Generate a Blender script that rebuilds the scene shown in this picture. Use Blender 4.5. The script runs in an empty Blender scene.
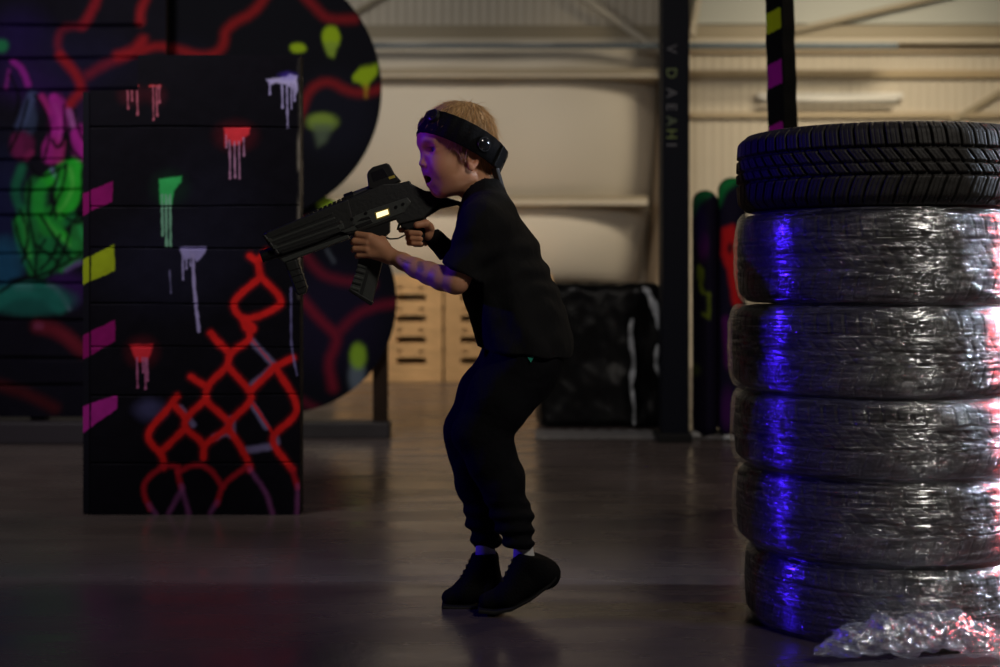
import bpy, bmesh, math, random
import numpy as np
from mathutils import Vector, Matrix, noise as mnoise
random.seed(7); rng = np.random.default_rng(7)
scn = bpy.context.scene
col = scn.collection
F = 1400.0; HZ = 280.0; CH = 0.75          # focal length in pixels, horizon row, lens height

def P(x, y, Y): return np.array([(x-500)*Y/F, Y, CH-(y-HZ)*Y/F])
def px2m(r, Y): return r*Y/F

# ------------------------------------------------------------------ materials
def mat(name, color=(.5,.5,.5), rough=.5, metal=0, spec=.5, attr=None, bump=None, var=0, varscale=8, emis=None, estr=0, alpha=None, coat=0, sheen=0, sss=0):
    m = bpy.data.materials.new(name); m.use_nodes = True
    nt = m.node_tree; N = nt.nodes; L = nt.links; b = N['Principled BSDF']
    b.inputs['Base Color'].default_value = (*color, 1); b.inputs['Roughness'].default_value = rough
    b.inputs['Metallic'].default_value = metal; b.inputs['Specular IOR Level'].default_value = spec
    if coat: b.inputs['Coat Weight'].default_value = coat
    if sheen: b.inputs['Sheen Weight'].default_value = sheen
    if sss:
        b.inputs['Subsurface Weight'].default_value = sss; b.inputs['Subsurface Radius'].default_value = (.012,.005,.003); b.inputs['Subsurface Scale'].default_value = 1
    tc = N.new('ShaderNodeTexCoord')
    src = None
    if attr:
        a = N.new('ShaderNodeAttribute'); a.attribute_name = attr; src = a.outputs['Color']; L.new(src, b.inputs['Base Color'])
    if var:
        n = N.new('ShaderNodeTexNoise'); n.inputs['Scale'].default_value = varscale; n.inputs['Detail'].default_value = 5
        L.new(tc.outputs['Object'], n.inputs['Vector'])
        mr = N.new('ShaderNodeMapRange'); mr.inputs['From Min'].default_value=.3; mr.inputs['From Max'].default_value=.7
        mr.inputs['To Min'].default_value = 1-var; mr.inputs['To Max'].default_value = 1+var
        L.new(n.outputs['Fac'], mr.inputs['Value'])
        mx = N.new('ShaderNodeVectorMath'); mx.operation = 'SCALE'
        if src: L.new(src, mx.inputs[0])
        else: mx.inputs[0].default_value = color
        L.new(mr.outputs['Result'], mx.inputs['Scale']); L.new(mx.outputs['Vector'], b.inputs['Base Color'])
    if bump:
        sc, st, stretch = bump
        mp = N.new('ShaderNodeMapping'); mp.inputs['Scale'].default_value = stretch
        L.new(tc.outputs['Object'], mp.inputs['Vector'])
        n2 = N.new('ShaderNodeTexNoise'); n2.inputs['Scale'].default_value = sc; n2.inputs['Detail'].default_value = 4
        L.new(mp.outputs['Vector'], n2.inputs['Vector'])
        bp = N.new('ShaderNodeBump'); bp.inputs['Strength'].default_value = st; bp.inputs['Distance'].default_value = .01
        L.new(n2.outputs['Fac'], bp.inputs['Height']); L.new(bp.outputs['Normal'], b.inputs['Normal'])
    if emis:
        b.inputs['Emission Color'].default_value = (*emis,1); b.inputs['Emission Strength'].default_value = estr
    return m

def film_mat(name, gloss=.3, haze=.06, rough=.13, uv=True):
    m = bpy.data.materials.new(name); m.use_nodes = True
    nt = m.node_tree; N = nt.nodes; L = nt.links; N.clear()
    out = N.new('ShaderNodeOutputMaterial'); tr = N.new('ShaderNodeBsdfTransparent'); gl = N.new('ShaderNodeBsdfGlossy'); df = N.new('ShaderNodeBsdfDiffuse')
    gl.inputs['Roughness'].default_value = rough; gl.inputs['Color'].default_value = (.9,.92,.95,1); df.inputs['Color'].default_value = (.8,.82,.85,1)
    tc = N.new('ShaderNodeTexCoord'); base = tc.outputs['UV'] if uv else tc.outputs['Object']
    oi = N.new('ShaderNodeObjectInfo')
    add = N.new('ShaderNodeVectorMath'); add.operation = 'ADD'; L.new(base, add.inputs[0]); L.new(oi.outputs['Location'], add.inputs[1])
    def nz(scale, rot, s3, det=3, ty='noise'):
        mp = N.new('ShaderNodeMapping'); mp.inputs['Scale'].default_value = s3; mp.inputs['Rotation'].default_value = (0,0,rot)
        L.new(add.outputs[0], mp.inputs['Vector'])
        n = N.new('ShaderNodeTexNoise'); n.inputs['Scale'].default_value = scale; n.inputs['Detail'].default_value = det; n.inputs['Distortion'].default_value=.25
        L.new(mp.outputs[0], n.inputs['Vector']); return n.outputs['Fac']
    if uv: hs = [nz(1,0.02,(1.6,48,2.5)), nz(1,.16,(4,120,3),2), nz(1,-.13,(3,95,3),2), nz(45,0,(1,2.5,1),3)]
    else:  hs = [nz(14,0,(1,1,2)), nz(30,.7,(1,3,1),2), nz(60,0,(1,1,1),2), nz(90,0,(1,1,1),2)]
    def ridge(f, w=.05):
        a = N.new('ShaderNodeMath'); a.operation='SUBTRACT'; L.new(f,a.inputs[0]); a.inputs[1].default_value=.5
        c = N.new('ShaderNodeMath'); c.operation='ABSOLUTE'; L.new(a.outputs[0],c.inputs[0])
        d = N.new('ShaderNodeMapRange'); d.inputs['From Min'].default_value=0; d.inputs['From Max'].default_value=w; d.inputs['To Min'].default_value=1; d.inputs['To Max'].default_value=0
        L.new(c.outputs[0], d.inputs['Value']); return d.outputs[0]
    if uv: hs += [nz(1,.55,(9,85,3),4), nz(1,-.75,(11,100,3),4)]
    else: hs += [hs[1],hs[2]]
    r1, r2, r3 = ridge(hs[0]), ridge(hs[1]), ridge(hs[2]); r4, r5 = ridge(hs[4],.022), ridge(hs[5],.022)
    def mad(a, k, c):
        q = N.new('ShaderNodeMath'); q.operation='MULTIPLY_ADD'; L.new(a,q.inputs[0]); q.inputs[1].default_value=k
        if isinstance(c,(int,float)): q.inputs[2].default_value=c
        else: L.new(c,q.inputs[2])
        return q.outputs[0]
    h = mad(r4,.35, mad(r5,.35, mad(hs[0],1.4, mad(r1,.35, mad(r2,.35, mad(r3,.3, mad(hs[3],.18,0)))))))
    bp = N.new('ShaderNodeBump'); bp.inputs['Strength'].default_value=.7; bp.inputs['Distance'].default_value=.0016
    L.new(h, bp.inputs['Height'])
    for s in (gl, df): L.new(bp.outputs['Normal'], s.inputs['Normal'])
    m1 = N.new('ShaderNodeMixShader'); m2 = N.new('ShaderNodeMixShader')
    g = mad(r4,.16, mad(r5,.16, mad(r2,.10, mad(r3,.10, mad(r1,.08, gloss)))))
    L.new(g, m1.inputs[0]); L.new(tr.outputs[0], m1.inputs[1]); L.new(gl.outputs[0], m1.inputs[2])
    hz = mad(r4,.05, mad(r5,.05, mad(r2,.025, mad(r3,.025, mad(r1,.012, haze)))))
    L.new(hz, m2.inputs[0]); L.new(m1.outputs[0], m2.inputs[1]); L.new(df.outputs[0], m2.inputs[2])
    L.new(m2.outputs[0], out.inputs['Surface'])
    return m

# ------------------------------------------------------------------ object helpers
def tag(o, label=None, cat=None, group=None, kind=None):
    if label: o['label'] = label
    if cat: o['category'] = cat
    if group: o['group'] = group
    if kind: o['kind'] = kind
    return o
ORG = {}
def empty(name, loc, label, cat, group=None):
    o = bpy.data.objects.new(name, None); o.empty_display_size=.05; o.location = loc; col.objects.link(o); ORG[o.name] = np.array(loc, float)
    return tag(o, label, cat, group)
def link(name, me, m, parent=None, origin=None):
    o = bpy.data.objects.new(name, me); col.objects.link(o)
    if m: me.materials.append(m)
    if parent:
        o.parent = parent; ORG[o.name] = ORG[parent.name]
    else:
        o.location = origin if origin is not None else (0,0,0); ORG[o.name] = np.array(origin if origin is not None else (0,0,0), float)
    return o
def mesh(name, V, Fc, m, parent=None, origin=None, cols=None, smooth=True, uvs=None):
    V = np.asarray(V, float)
    if parent is not None: V = V - ORG[parent.name]
    elif origin is not None: V = V - np.array(origin)
    me = bpy.data.meshes.new(name)
    me.from_pydata([tuple(v) for v in V.tolist()], [], [list(f) for f in (Fc.tolist() if isinstance(Fc,np.ndarray) else Fc)])
    if cols is not None:
        a = me.attributes.new('paint','FLOAT_COLOR','POINT'); c = np.ones((len(V),4),np.float32); c[:,:3]=cols; a.data.foreach_set('color', c.ravel())
    if smooth: me.polygons.foreach_set('use_smooth', [True]*len(me.polygons))
    if uvs is not None:
        l = me.uv_layers.new(name='UVMap'); vi = np.empty(len(me.loops),np.int32); me.loops.foreach_get('vertex_index',vi)
        l.data.foreach_set('uv', np.asarray(uvs,np.float32)[vi].ravel())
    me.update()
    return link(name, me, m, parent, origin)
class MB:
    """collects bevelled boxes, tubes, discs and prisms into one mesh"""
    def __init__(s): s.bm = bmesh.new()
    def _merge(s, b, bev=0, seg=2):
        if bev: bmesh.ops.bevel(b, geom=b.edges[:], offset=bev, segments=seg, profile=.6, affect='EDGES', clamp_overlap=True)
        t = bpy.data.meshes.new('t'); b.to_mesh(t); s.bm.from_mesh(t); bpy.data.meshes.remove(t); b.free()
    def box(s, c, size, M=None, bev=.003):
        b = bmesh.new(); bmesh.ops.create_cube(b, size=1); bmesh.ops.scale(b, vec=Vector(size), verts=b.verts)
        if M is not None: bmesh.ops.transform(b, matrix=M.to_4x4(), verts=b.verts)
        bmesh.ops.translate(b, vec=Vector(c), verts=b.verts); s._merge(b, bev); return s
    def bar(s, a, c, w, h, bev=.003, up=(0,0,1)):
        a=Vector(a); c=Vector(c); d=c-a; x=d.normalized(); z=Vector(up)-x*Vector(up).dot(x); z.normalize(); y=z.cross(x)
        M = Matrix((x,y,z)).transposed()
        return s.box((a+c)/2,(d.length,w,h),M,bev)
    def tube(s, a, c, r, r2=None, n=16, bev=0):
        a=Vector(a); c=Vector(c); d=c-a
        b = bmesh.new(); bmesh.ops.create_cone(b, cap_ends=True, segments=n, radius1=r, radius2=r if r2 is None else r2, depth=d.length)
        bmesh.ops.transform(b, matrix=Matrix.Translation((a+c)/2) @ Vector((0,0,1)).rotation_difference(d).to_matrix().to_4x4(), verts=b.verts); s._merge(b,bev); return s
    def ball(s, c, r, sc=(1,1,1), M=None, n=16):
        b = bmesh.new(); bmesh.ops.create_uvsphere(b, u_segments=n, v_segments=n//2+2, radius=r); bmesh.ops.scale(b, vec=Vector(sc), verts=b.verts)
        if M is not None: bmesh.ops.transform(b, matrix=M.to_4x4(), verts=b.verts)
        bmesh.ops.translate(b, vec=Vector(c), verts=b.verts); s._merge(b); return s
    def prism(s, pts3, off, bev=.002, seg=2):
        """polygon (3D points) extruded by vector off, centred"""
        b = bmesh.new(); off=Vector(off); v=[b.verts.new(Vector(p)-off/2) for p in pts3]; f=b.faces.new(v)
        r = bmesh.ops.extrude_face_region(b, geom=[f]); bmesh.ops.translate(b, vec=off, verts=[g for g in r['geom'] if isinstance(g,bmesh.types.BMVert)])
        bmesh.ops.recalc_face_normals(b, faces=b.faces); s._merge(b,bev,seg); return s
    def build(s, name, m, parent=None, origin=None, smooth=False):
        o = np.array(ORG[parent.name]) if parent else np.array(origin if origin is not None else (0,0,0), float)
        bmesh.ops.translate(s.bm, vec=Vector(-o), verts=s.bm.verts)
        me = bpy.data.meshes.new(name); s.bm.to_mesh(me); s.bm.free()
        if smooth: me.polygons.foreach_set('use_smooth',[True]*len(me.polygons))
        return link(name, me, m, parent, None if parent else (origin if origin is not None else (0,0,0)))
def copy_tree(o, parent=None):
    c = o.copy(); col.objects.link(c); c.parent = parent
    for ch in [x for x in col.objects if x.parent == o]: copy_tree(ch, c)
    return c

# ------------------------------------------------------------------ distance field modelling
def smin(a,b,k):
    if k<=0: return np.minimum(a,b)
    h = np.clip(.5+.5*(b-a)/k,0,1); return b*(1-h)+a*h-k*h*(1-h)
class SDF:
    def __init__(s, lo, hi, h):
        s.lo=np.array(lo,float); s.h=h; s.n=np.ceil((np.array(hi)-s.lo)/h).astype(int)+1
        s.D=np.full(s.n,.06,np.float32)
    def _sub(s, lo, hi, pad):
        a=np.clip(np.floor((np.array(lo)-pad-s.lo)/s.h).astype(int),0,s.n); b=np.clip(np.ceil((np.array(hi)+pad-s.lo)/s.h).astype(int)+1,0,s.n)
        sl=tuple(slice(a[i],b[i]) for i in range(3))
        ax=[(s.lo[i]+s.h*np.arange(a[i],b[i])).astype(np.float32) for i in range(3)]
        return sl, ax[0][:,None,None], ax[1][None,:,None], ax[2][None,None,:]
    def _put(s, sl, d, k, cut):
        if s.D[sl].size==0: return
        s.D[sl] = -smin(-s.D[sl], d, k) if cut else smin(s.D[sl], d, k)
    def cap(s, a, b, ra, rb, k=.01, ys=1.0, yc=None, cut=False):
        a=np.array(a,float); b=np.array(b,float); r=max(ra,rb); yc=(a[1]+b[1])/2 if yc is None else yc
        ext=np.array([r, r*ys, r]); sl,X,Y,Z=s._sub(np.minimum(a,b)-ext,np.maximum(a,b)+ext,k+3*s.h)
        Yy=yc+(Y-yc)/ys; ay=yc+(a[1]-yc)/ys; by=yc+(b[1]-yc)/ys
        d=np.array([b[0]-a[0],by-ay,b[2]-a[2]]); L=max((d*d).sum(),1e-12)
        t=np.clip(((X-a[0])*d[0]+(Yy-ay)*d[1]+(Z-a[2])*d[2])/L,0,1)
        dd=np.sqrt((X-a[0]-t*d[0])**2+(Yy-ay-t*d[1])**2+(Z-a[2]-t*d[2])**2)-(ra+(rb-ra)*t)
        s._put(sl,dd,k,cut); return s
    def ell(s, c, r, k=.01, R=None, cut=False):
        c=np.array(c,float); r=np.array(r,float); m=r.max(); sl,X,Y,Z=s._sub(c-m,c+m,k+3*s.h)
        x,y,z=X-c[0],Y-c[1],Z-c[2]
        if R is not None:
            R=np.array(R)   # rows: local axes in world
            x,y,z=(R[0,0]*x+R[0,1]*y+R[0,2]*z),(R[1,0]*x+R[1,1]*y+R[1,2]*z),(R[2,0]*x+R[2,1]*y+R[2,2]*z)
        k0=np.sqrt((x/r[0])**2+(y/r[1])**2+(z/r[2])**2); k1=np.sqrt((x/r[0]**2)**2+(y/r[1]**2)**2+(z/r[2]**2)**2)+1e-9
        s._put(sl,k0*(k0-1)/k1,k,cut); return s
    def box(s, c, half, rad, k=0, R=None):
        c=np.array(c,float); half=np.array(half,float); m=np.linalg.norm(half); sl,X,Y,Z=s._sub(c-m,c+m,k+3*s.h)
        x,y,z=X-c[0]+0*Y+0*Z,Y-c[1]+0*X+0*Z,Z-c[2]+0*X+0*Y
        if R is not None:
            R=np.array(R); x,y,z=(R[0,0]*x+R[0,1]*y+R[0,2]*z),(R[1,0]*x+R[1,1]*y+R[1,2]*z),(R[2,0]*x+R[2,1]*y+R[2,2]*z)
        q=[np.abs(v)-(hh-rad) for v,hh in zip((x,y,z),half)]
        d=np.sqrt(sum(np.maximum(v,0)**2 for v in q))+np.minimum(np.maximum(np.maximum(q[0],q[1]),q[2]),0)-rad
        s._put(sl,d,k,False); return s
    def plane(s, p, n, k=.003, lo=None, hi=None):
        """cut away everything on the +n side (within an optional box)"""
        n=np.array(n,float)/np.linalg.norm(n); lo=s.lo if lo is None else lo; hi=s.lo+s.h*(s.n-1) if hi is None else hi
        sl,X,Y,Z=s._sub(lo,hi,0); d=(X-p[0])*n[0]+(Y-p[1])*n[1]+(Z-p[2])*n[2]
        s.D[sl] = -smin(-s.D[sl], -d, k); return s
    def mesh(s):
        D=s.D; n=np.array(D.shape); B=D<0
        c=np.zeros(n-1,np.int8)
        for i in (0,1):
            for j in (0,1):
                for k in (0,1): c+=B[i:n[0]-1+i,j:n[1]-1+j,k:n[2]-1+k]
        act=np.argwhere((c>0)&(c<8)); idx=-np.ones(n-1,np.int64); idx[tuple(act.T)]=np.arange(len(act))
        acc=np.zeros((len(act),3)); cnt=np.zeros(len(act))
        cor=[(i,j,k) for i in (0,1) for j in (0,1) for k in (0,1)]
        for a in cor:
            for ax in range(3):
                if a[ax]: continue
                b=list(a); b[ax]=1
                va=D[act[:,0]+a[0],act[:,1]+a[1],act[:,2]+a[2]]; vb=D[act[:,0]+b[0],act[:,1]+b[1],act[:,2]+b[2]]
                m=(va<0)!=(vb<0); t=np.zeros_like(va); t[m]=va[m]/(va[m]-vb[m])
                pt=np.tile(np.array(a,float),(len(act),1)); pt[:,ax]+=t
                acc[m]+=pt[m]; cnt[m]+=1
        V=s.lo+s.h*(act+acc/cnt[:,None])
        quads=[]
        for ax in range(3):
            u,v=(ax+1)%3,(ax+2)%3
            sl0=[slice(1,-1)]*3; sl0[ax]=slice(0,n[ax]-1); sl1=list(sl0); sl1[ax]=slice(1,n[ax])
            A=B[tuple(sl0)]; C=B[tuple(sl1)]
            e=np.argwhere(A!=C); 
            if len(e)==0: continue
            ins=A[tuple(e.T)]; o=np.array([1,1,1]); o[ax]=0; e=e+o
            eu=np.zeros(3,int); eu[u]=1; ev=np.zeros(3,int); ev[v]=1
            q=np.stack([idx[tuple((e-eu-ev).T)],idx[tuple((e-ev).T)],idx[tuple(e.T)],idx[tuple((e-eu).T)]],1)
            q[~ins]=q[~ins][:,::-1]; quads.append(q)
        Q=np.concatenate(quads); Q=Q[(Q>=0).all(1)]
        return V,Q
def normals(V,Q):
    n=np.cross(V[Q[:,2]]-V[Q[:,0]],V[Q[:,3]]-V[Q[:,1]]); N=np.zeros_like(V)
    for i in range(4): np.add.at(N,Q[:,i],n)
    return N/(np.linalg.norm(N,axis=1,keepdims=True)+1e-12)
def relax(V,Q,it=2,f=.5):
    for _ in range(it):
        S=np.zeros_like(V); c=np.zeros(len(V))
        for i in range(4):
            for j in (1,3):
                np.add.at(S,Q[:,i],V[Q[:,(i+j)%4]]); np.add.at(c,Q[:,i],1)
        V=V+f*(S/np.maximum(c,1)[:,None]-V)
    return V
# cheap smooth vector noise from sums of sines
def snoise(p, f, seed=0, oct=3):
    r=np.random.default_rng(seed); o=np.zeros(len(p)); a=1; tot=0
    for _ in range(oct):
        for _ in range(4):
            d=r.normal(size=3); d/=np.linalg.norm(d); d*=f*r.uniform(.6,1.4)
            o+=a*np.sin(p@d+r.uniform(0,6.28)+1.3*np.sin(p@np.roll(d,1)*.7+r.uniform(0,6.28)))
        tot+=a*4; a*=.5; f*=2
    return o/tot*2

# ------------------------------------------------------------------ spray paint on dense panels
def seg_d(p, pts):
    d=np.full(len(p),1e9)
    for a,b in zip(pts[:-1],pts[1:]):
        a=np.array(a,float); b=np.array(b,float); v=b-a; t=np.clip(((p-a)@v)/max(v@v,1e-9),0,1)
        d=np.minimum(d,np.hypot(*(p-a-t[:,None]*v).T))
    return d
def poly_d(p, pts):
    pts=[np.array(q,float) for q in pts]; ins=np.zeros(len(p),bool); d=seg_d(p,pts+[pts[0]])
    for a,b in zip(pts,pts[1:]+[pts[0]]):
        c=((a[1]>p[:,1])!=(b[1]>p[:,1]))&(p[:,0]<(b[0]-a[0])*(p[:,1]-a[1])/((b[1]-a[1]) or 1e-9)+a[0]); ins^=c
    return np.where(ins,-d,d)
class Paint:
    def __init__(s, p, base): s.p=np.asarray(p,float); s.c=np.tile(np.array(base,float),(len(p),1)); s.n=snoise(np.c_[s.p,np.zeros(len(p))],.5,3)
    def _ap(s,d,soft,colr,a):
        al=np.clip(.5-(d+s.n*min(soft,1.2)*.35)/soft,0,1); al=al*al*(3-2*al)*a; s.c=s.c*(1-al[:,None])+np.array(colr)*al[:,None]; return s
    def line(s,pts,w,colr,soft=1.5,a=1.):
        if len(pts)>2:      # round the corners
            for _ in range(2):
                n=[pts[0]]
                for p,q in zip(pts[:-1],pts[1:]): n+=[(.75*p[0]+.25*q[0],.75*p[1]+.25*q[1]),(.25*p[0]+.75*q[0],.25*p[1]+.75*q[1])]
                pts=n+[pts[-1]]
        return s._ap(seg_d(s.p,pts)-w/2,soft,colr,a)
    def fill(s,pts,colr,soft=1.2,a=1.): return s._ap(poly_d(s.p,pts),soft,colr,a)
    def blob(s,c,r,colr,soft=4,a=1.): return s._ap((np.hypot((s.p[:,0]-c[0])/r[0],(s.p[:,1]-c[1])/r[1])-1)*min(r),soft,colr,a)
def panel_grid(x0,x1,y0,y1,step,Y,depth,paintfn,mask=None,groove=None,sidecol=(.03,.025,.02)):
    """front face as a dense grid in a vertical plane, real side and back faces"""
    nx=int(round((x1-x0)/step))+1; ny=int(round((y1-y0)/step))+1
    gx=np.linspace(x0,x1,nx); gy=np.linspace(y0,y1,ny); X,Yp=np.meshgrid(gx,gy); p=np.c_[X.ravel(),Yp.ravel()]
    i=np.arange(nx*ny).reshape(ny,nx); Q=np.stack([i[1:,:-1],i[1:,1:],i[:-1,1:],i[:-1,:-1]],-1).reshape(-1,4)
    if mask is not None:
        cx=p[Q].mean(1); Q=Q[mask(cx)]
    used=np.unique(Q); re=-np.ones(nx*ny,int); re[used]=np.arange(len(used)); p=p[used]; Q=re[Q]
    V=np.c_[(p[:,0]-500)*Y/F, np.full(len(p),Y), CH-(p[:,1]-HZ)*Y/F]
    if groove is not None: V[:,1]+=groove(p)
    C=paintfn(p)
    E=np.concatenate([Q[:,[0,1]],Q[:,[1,2]],Q[:,[2,3]],Q[:,[3,0]]]); key=E.min(1)*10**7+E.max(1); u,inv,ct=np.unique(key,return_inverse=True,return_counts=True)
    be=E[ct[inv]==1]; bv=np.unique(be); m=-np.ones(len(V),int); m[bv]=np.arange(len(bv)); n0=len(V)
    Vf=V[bv]; Vb=V[bv].copy(); Vb[:,1]=Y+depth
    V2=np.concatenate([V,Vf,Vb]); sn=.6+.8*rng.random((len(bv),1)); C2=np.concatenate([C,np.array(sidecol)*sn,np.array(sidecol)*sn])
    S=np.stack([n0+m[be[:,1]],n0+m[be[:,0]],n0+len(bv)+m[be[:,0]],n0+len(bv)+m[be[:,1]]],1)
    Fs=[list(q) for q in np.concatenate([Q,S]).tolist()]
    # back face: plain quads
    Vk=V.copy(); Vk[:,1]=Y+depth; o=len(V2); V2=np.concatenate([V2,Vk]); C2=np.concatenate([C2,np.tile(sidecol,(len(Vk),1))])
    Fs+= (Q[:,::-1]+o).tolist()
    return V2,Fs,C2

# ================================================================== MATERIALS
M_paint = mat('spray_painted_board',attr='paint',rough=.65,spec=.05,bump=(60,.08,(1,1,1)))
M_black = mat('matt_black',(.006,.006,.007),.6,spec=.2)
M_floor = mat('polished_concrete',(.082,.065,.064),.24,spec=.5,var=.35,varscale=1.1)
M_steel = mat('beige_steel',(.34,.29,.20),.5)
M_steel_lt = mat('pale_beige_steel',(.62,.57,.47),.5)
M_wood = mat('pale_pine',(.74,.47,.23),.7,var=.2,varscale=5)
M_rubber = mat('tyre_rubber',(.020,.019,.018),.62,spec=.35,bump=(90,.25,(1,1,1)))
M_film = film_mat('clear_stretch_film',gloss=.17,haze=.004,rough=.15)
M_film2 = film_mat('crumpled_clear_film',gloss=.22,haze=.05,rough=.16,uv=False)
M_skin = mat('skin',attr='paint',rough=.5,spec=.35,sss=.12)
M_shirt = mat('black_cotton',(.011,.011,.0115),.9,spec=.12,bump=(35,.5,(1,1,.6)))
M_trous = mat('black_jersey',(.006,.006,.0075),.9,spec=.10,bump=(30,.6,(1,1,1)))
M_hair = mat('blond_hair',(.34,.19,.08),.5,attr='paint',spec=.4)
M_gun = mat('dark_grey_polymer',(.016,.017,.0165),.45,spec=.35,bump=(120,.08,(1,1,1)))
M_gun2 = mat('grey_green_polymer',(.045,.050,.045),.45,spec=.35,bump=(120,.08,(1,1,1)))
M_gunb = mat('black_polymer',(.006,.006,.0065),.45,spec=.3)
M_disp = mat('lit_display',(1,.8,.4),.4,emis=(1,.78,.42),estr=1.6)
M_yel = mat('yellow_print',(.45,.36,.03),.5)
M_band = mat('black_neoprene',(.005,.005,.006),.8,spec=.12,bump=(150,.2,(1,1,1)))
M_dome = mat('smoked_dome',(.015,.015,.018),.1,spec=.7,coat=.5)
M_sock = mat('white_sock',(.6,.6,.58),.9)
M_shoe = mat('black_shoe_knit',(.004,.004,.0045),.85,spec=.12,bump=(200,.3,(1,1,1)))
M_sole = mat('dark_rubber_sole',(.012,.012,.012),.6,spec=.3)
M_bag = mat('black_plastic_wrap',(.003,.003,.0035),.38,spec=.25,bump=(9,.5,(1,1,1)))

# ================================================================== SETTING
def struct(o): o['kind']='structure'; return o
def plane_obj(name, pts, m): return struct(mesh(name, pts, [[0,1,2,3]], m, smooth=False))
X0,X1,Y0_,Y1_,ZC = -7.,9.,-3.,12.,5.2
# floor shader: worn, cloudy, with fine scratches
nt=M_floor.node_tree; N=nt.nodes; L=nt.links; b=N['Principled BSDF']
tc=N.new('ShaderNodeTexCoord'); mp=N.new('ShaderNodeMapping'); mp.inputs['Scale'].default_value=(.8,3.2,1); L.new(tc.outputs['Object'],mp.inputs[0])
n=N.new('ShaderNodeTexNoise'); n.inputs['Scale'].default_value=2.2; n.inputs['Detail'].default_value=8; L.new(mp.outputs[0],n.inputs['Vector'])
mr=N.new('ShaderNodeMapRange'); mr.inputs['From Min'].default_value=.3; mr.inputs['From Max'].default_value=.7; mr.inputs['To Min'].default_value=.17; mr.inputs['To Max'].default_value=.34
L.new(n.outputs['Fac'],mr.inputs[0]); L.new(mr.outputs[0],b.inputs['Roughness'])
n2=N.new('ShaderNodeTexNoise'); n2.inputs['Scale'].default_value=30; n2.inputs['Detail'].default_value=6; L.new(tc.outputs['Object'],n2.inputs['Vector'])
bp=N.new('ShaderNodeBump'); bp.inputs['Strength'].default_value=.12; bp.inputs['Distance'].default_value=.004; L.new(n2.outputs['Fac'],bp.inputs['Height']); L.new(bp.outputs[0],b.inputs['Normal'])
plane_obj('floor',[(X0,Y0_,0),(X1,Y0_,0),(X1,Y1_,0),(X0,Y1_,0)],M_floor)
# corrugated sheet walls
M_wall = mat('ribbed_sheet',(.60,.55,.46),.6,var=.06,varscale=1.5)
nt=M_wall.node_tree; N=nt.nodes; L=nt.links; b=N['Principled BSDF']; tc=N.new('ShaderNodeTexCoord'); w=N.new('ShaderNodeTexWave'); w.bands_direction='X'; w.inputs['Scale'].default_value=4.; L.new(tc.outputs['Object'],w.inputs['Vector'])
bp=N.new('ShaderNodeBump'); bp.inputs['Strength'].default_value=.35; bp.inputs['Distance'].default_value=.02; L.new(w.outputs['Fac'],bp.inputs['Height']); L.new(bp.outputs[0],b.inputs['Normal'])
M_dim = mat('dim_sheet',(.05,.05,.055),.8)
plane_obj('wall_back',[(X0,Y1_,0),(X1,Y1_,0),(X1,Y1_,ZC),(X0,Y1_,ZC)],M_wall)
plane_obj('wall_left',[(X0,Y0_,0),(X0,Y1_,0),(X0,Y1_,ZC),(X0,Y0_,ZC)],M_dim)
plane_obj('wall_right',[(X1,Y1_,0),(X1,Y0_,0),(X1,Y0_,ZC),(X1,Y1_,ZC)],M_dim)
plane_obj('wall_front',[(X1,Y0_,0),(X0,Y0_,0),(X0,Y0_,ZC),(X1,Y0_,ZC)],M_dim)
plane_obj('ceiling',[(X0,Y1_,ZC),(X1,Y1_,ZC),(X1,Y0_,ZC),(X0,Y0_,ZC)],M_dim)

def hbar(name, x0,x1,y0,y1,Y,dep,m,lip=None):
    a=P(x0,(y0+y1)/2,Y); c=P(x1,(y0+y1)/2,Y); h=px2m(y1-y0,Y)
    mb=MB(); mb.box(((a[0]+c[0])/2,Y+dep/2,a[2]),(c[0]-a[0],dep,h),bev=.006)
    o=mb.build(name,m,origin=(float((a[0]+c[0])/2),Y,float(a[2]))); return struct(o)
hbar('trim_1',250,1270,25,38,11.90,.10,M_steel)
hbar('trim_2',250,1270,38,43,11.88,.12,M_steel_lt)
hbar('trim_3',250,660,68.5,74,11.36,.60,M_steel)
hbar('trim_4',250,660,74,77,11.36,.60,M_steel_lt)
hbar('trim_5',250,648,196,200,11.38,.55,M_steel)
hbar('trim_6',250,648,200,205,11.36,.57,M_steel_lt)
hbar('trim_7',690,1270,70,78,11.95,.05,mat('tan_steel',(.42,.33,.2),.5))
hbar('trim_8',690,1270,50,53,11.95,.05,mat('tan_steel_2',(.45,.36,.24),.5))
hbar('trim_9',690,1270,112,118,11.95,.05,mat('tan_steel_3',(.45,.37,.25),.5))
# bulging insulation blankets between the girts, right end turning back to the wall
M_ins = mat('pale_insulation_facing',(.62,.58,.50),.55,bump=(3,.25,(1,1,.3)))
def blanket(name,y0,y1,xr_top,xr_bot,bulge,label):
    nu,nv=90,16; V=[]; 
    for j in range(nv+1):
        v=j/nv; y=y0+(y1-y0)*v; xr=xr_top+(xr_bot-xr_top)*v
        for i in range(nu+1):
            u=i/nu; 
            if u<.6: x=230+(xr-115-230)*u/.6; back=0
            else:
                th=(u-.6)/.4*math.pi/2; x=xr-115+115*math.sin(th); back=.46*(1-math.cos(th))
            Yy=11.50-bulge*math.sin(math.pi*v)**.6+back
            q=P(x,y,11.5); V.append((q[0],Yy,q[2]+.01*math.sin(x*.05+v*4)))
    Fq=[[j*(nu+1)+i,(j+1)*(nu+1)+i,(j+1)*(nu+1)+i+1,j*(nu+1)+i+1] for j in range(nv) for i in range(nu)]
    o=mesh(name,V,Fq,M_ins,origin=tuple(P(400,(y0+y1)/2,11.5))); return tag(o,label,'insulation')
blanket('insulation_blanket',44,70,668,664,.02,'narrow strip of pale facing between the two upper steel rails')
blanket('insulation_blanket',77,197,664,657,.10,'tall bulging pale beige wall panel right behind the head')
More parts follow.
